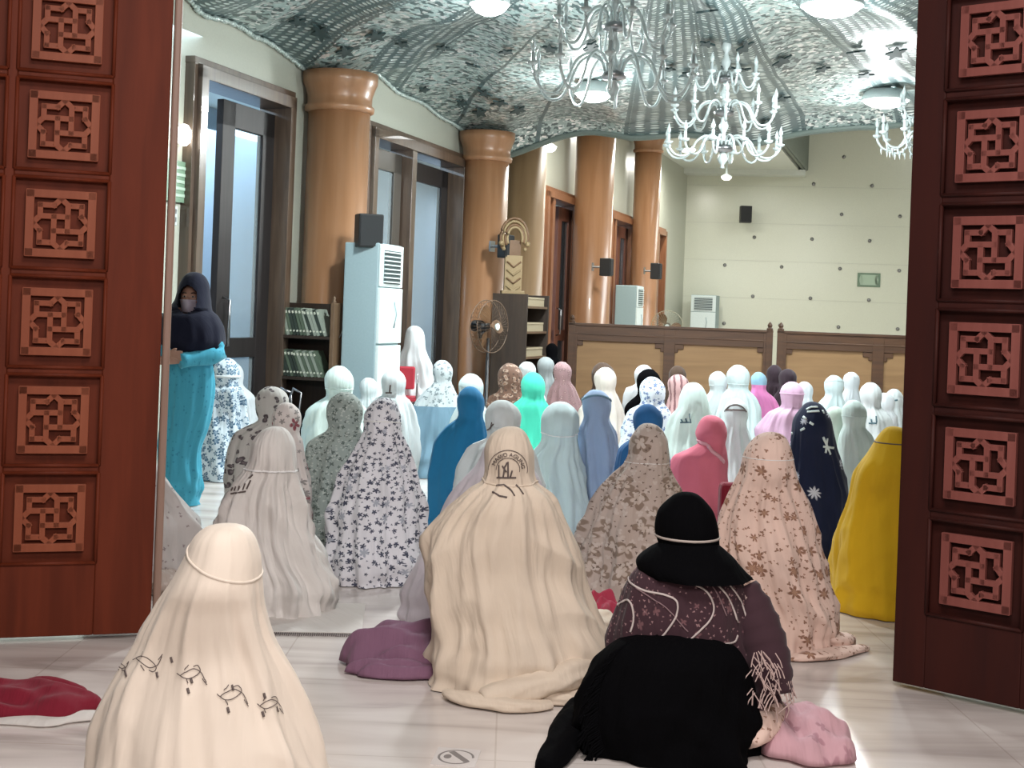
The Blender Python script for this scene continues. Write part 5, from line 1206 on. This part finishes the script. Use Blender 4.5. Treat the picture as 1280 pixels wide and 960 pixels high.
# black bag with cables by the bookshelf
p = G(385, 600); o = heap('black_bag', 352, 562, .22, .18, .34, W['black_cloth'], 25, 'black bag with loose straps in front of the bookshelf', 'bag'); o.location = (P(354, 500, 10.95).x, 10.95, 0); o.scale = (1, 1, 1.7)
bm = bmesh.new()
for k in range(3): tube(bm, [Vector((x_, y_, z_)) for x_, y_, z_ in [(-.15+.1*k, -.1, .30), (-.1+.1*k, -.14, .38), (.0+.08*k, -.12, .36), (.05+.05*k, -.16, .22)]], .008, 6)
s_ = fin('bag_strap', bm, M['metal'], o, True)
# red cloth on the left with white cloth beneath
heap('crimson_cloth', 28, 886, .26, .14, .085, W['crimson'], 27, 'crimson cloth crumpled on the marble at the lower left corner', 'cloth')
heap('white_cloth', 40, 890, .24, .16, .022, W['white_mat'], 28, 'thin white cloth lying under the crimson one', 'cloth', rot=-.15, ridges=2)
# floor sticker
p = G(570, 947); root = empty('floor_sticker', (p.x, p.y, 0), 'small white sticker with grey curved mark on the marble, bottom centre', 'sticker', rz=-.1)
bm = bmesh.new(); box(bm, (0, 0, .001), (.13, .16, .002)); fin('sticker_base', bm, plain('sticker_white', 'd8d2cf', .5), root)
bm = bmesh.new(); tube(bm, [Vector((.05*math.cos(a_/10), .06*math.sin(a_/10), .002)) for a_ in range(0, 58)], .004, 5, flat=.2); box(bm, (.01, 0, .002), (.02, .1, .001), Matrix.Rotation(.6, 4, 'Z')); ell(bm, (-.025, .0, .002), (.012, .02, .001), 10, 6); fin('sticker_mark', bm, plain('sticker_grey', '86807e', .6), root)

# ------------------------------------------------------------------ standing woman
Y = 8.75; px0 = 236; pf = P(px0, 620, Y)
root = empty('person', (P(232, 500, Y).x, Y, 0), 'person standing in a navy headscarf and teal dress, hands folded, beside the left door', 'person'); org = root.location.copy()
hc = P(240, 373, Y)-org; sc_ = hc.z
vs = [(0, 0, .80), (0, 0, .98), (0, 0, 1.15), (0, 0, 1.25), (0, 0, 1.31), (.01, 0, 1.36)]; es = [(0, 1), (1, 2), (2, 3), (3, 4), (4, 5)]; rd = [(.12, .09), (.10, .08), (.12, .08), (.08, .06), (.04, .04), (.05, .05)]
for sx in (-1, 1):
    i_ = len(vs); vs += [(sx*.08, 0, .74), (sx*.09, .0, .42), (sx*.09, .02, .07), (sx*.10, -.12, .03)]; es += [(0, i_), (i_, i_+1), (i_+1, i_+2), (i_+2, i_+3)]; rd += [.085, .055, .038, .03]
    i_ = len(vs); vs += [(sx*.15, 0, 1.20), (sx*.19, -.02, .99), (sx*.03-.06, -.17, .955-.02*sx), (sx*-.03-.085, -.19, .95-.02*sx)]; es += [(3, i_), (i_, i_+1), (i_+1, i_+2), (i_+2, i_+3)]; rd += [.05, .04, .026, .028]
    for f_ in range(4):
        j = len(vs); bx, by, bz = vs[i_+3]; vs += [(bx-sx*.045, by-.012, bz+.026-.016*f_), (bx-sx*.078, by-.004, bz+.018-.018*f_)]; es += [(i_+3, j), (j, j+1)]; rd += [.0095, .008]
    j = len(vs); vs += [(bx-sx*.02, by-.03, bz+.035), (bx-sx*.045, by-.035, bz+.042)]; es += [(i_+3, j), (j, j+1)]; rd += [.010, .009]
hx, hz = hc.x, hc.z
vs[5] = (hx*.9, -.01, hz-.09); vs[4] = (hx*.5, 0, hz-.15)
def wh(bm):
    c_ = Vector((hx, -.01, hz)); ell(bm, c_, (.068, .085, .098), 24, 18); ell(bm, c_+Vector((-.004, -.088, -.012)), (.011, .018, .02), 10, 8); ell(bm, c_+Vector((0, -.07, -.055)), (.035, .025, .03), 12, 8)
    ell(bm, c_+Vector((-.003, -.084, -.044)), (.02, .010, .005), 10, 6)
    for sx in (-1, 1): ell(bm, c_+Vector((sx*.027, -.075, .022)), (.018, .012, .006), 10, 6); ell(bm, c_+Vector((sx*.035, -.066, -.02)), (.02, .016, .02), 10, 6)
ME = skin_body(vs, es, rd, 2, .0075, wh); ME.materials.append(M['skin']); body = None
EYES = []
for sx in (-1, 1):
    bm = bmesh.new(); ell(bm, (hx+sx*.027, -.0875, hz+.011), (.012, .006, .006), 10, 8); EYES.append(fin('eye', bm, plain('eye_white', 'b8b0ac', .3), None, True))
    bm = bmesh.new(); ell(bm, (hx+sx*.027, -.0915, hz+.011), (.006, .004, .006), 10, 8); EYES.append(fin('iris', bm, M['black'], None, True))
    bm = bmesh.new(); tube(bm, [Vector((hx+sx*.014, -.094, hz+.032)), Vector((hx+sx*.03, -.092, hz+.037)), Vector((hx+sx*.044, -.08, hz+.032))], .0035, 6); EYES.append(fin('eyebrow', bm, plain('brow', '2a2020', .8), None, True))
Dd = drape('dress', [(405, 235, 235), (415, 210, 262), (440, 206, 268), (470, 205, 268), (520, 203, 262), (570, 200, 252), (628, 196, 248)], Y, W['teal_dress'], root, org, 72, 60, 81, fold=.4, face=-1, ratio=lambda s: .62, fwd=0, kf=8)
Dk_ = drape('headscarf', [(340, 243, 243), (347, 228, 258), (358, 222, 263), (374, 219, 265), (386, 213, 266), (396, 202, 275), (410, 199, 281), (424, 198, 283), (437, 203, 278), (447, 212, 266)], Y, W['navy_khimar'], root, org, 72, 60, 82, fold=.45, face=-1, ground=False, ratio=lambda s: 1.15 if s > .84 else .85, fwd=0, kf=7, hole=None)
body = fit_body(ME, root, [(0, Dd), (1.02, Dk_)], 1, 0, -1, hz-.11, .7)
for e_ in EYES: e_.parent = body
# open the headscarf around the face
me = Dk_.obj.data; bm = bmesh.new(); bm.from_mesh(me); kill = []
for f in bm.faces:
    c_ = f.calc_center_median(); 
    if c_.y < -.02 and ((c_.x-hx)/.064)**2+((c_.z-hz+.008)/.088)**2 < 1: kill.append(f)
bmesh.ops.delete(bm, geom=kill, context='FACES'); bm.to_mesh(me); bm.free()
bm = bmesh.new(); uvl = bm.loops.layers.uv.new('UVMap'); g_ = []
for i_ in range(11):
    row = []
    for k in range(17):
        a_ = -1.2+2.4*k/16; t_ = i_/10; z_ = hz-.008-.082*t_; rx = .066-.012*t_; ry = .097-.016*t_*t_
        row.append(bm.verts.new((hx+rx*math.sin(a_)*1.04, -.01-ry*math.cos(a_)-.016*math.cos(a_)*math.exp(-((a_)/.35)**2)*(1-t_*.6), z_)))
    g_.append(row)
for i_ in range(10):
    for k in range(16): bm.faces.new((g_[i_][k], g_[i_][k+1], g_[i_+1][k+1], g_[i_+1][k])).smooth = True
o = fin('face_mask', bm, W['mask'], root, True); o.modifiers.new('th', 'SOLIDIFY').thickness = .003
for sx in (-1, 1):
    bm = bmesh.new(); a_ = Vector((sx*.12, 0, 1.21)); b1 = Vector((sx*.205, -.04, .98)); c_ = Vector((sx*.05-.05, -.185, .955-.02*sx)); fine = [a_.lerp(b1, k/6) for k in range(6)]+[b1.lerp(c_, k/8) for k in range(9)]
    tube(bm, fine, .055, 16, rf=lambda u: 1.0-.12*math.sin(u*9)); fin('sleeve', bm, W['teal_dress'], root, True)
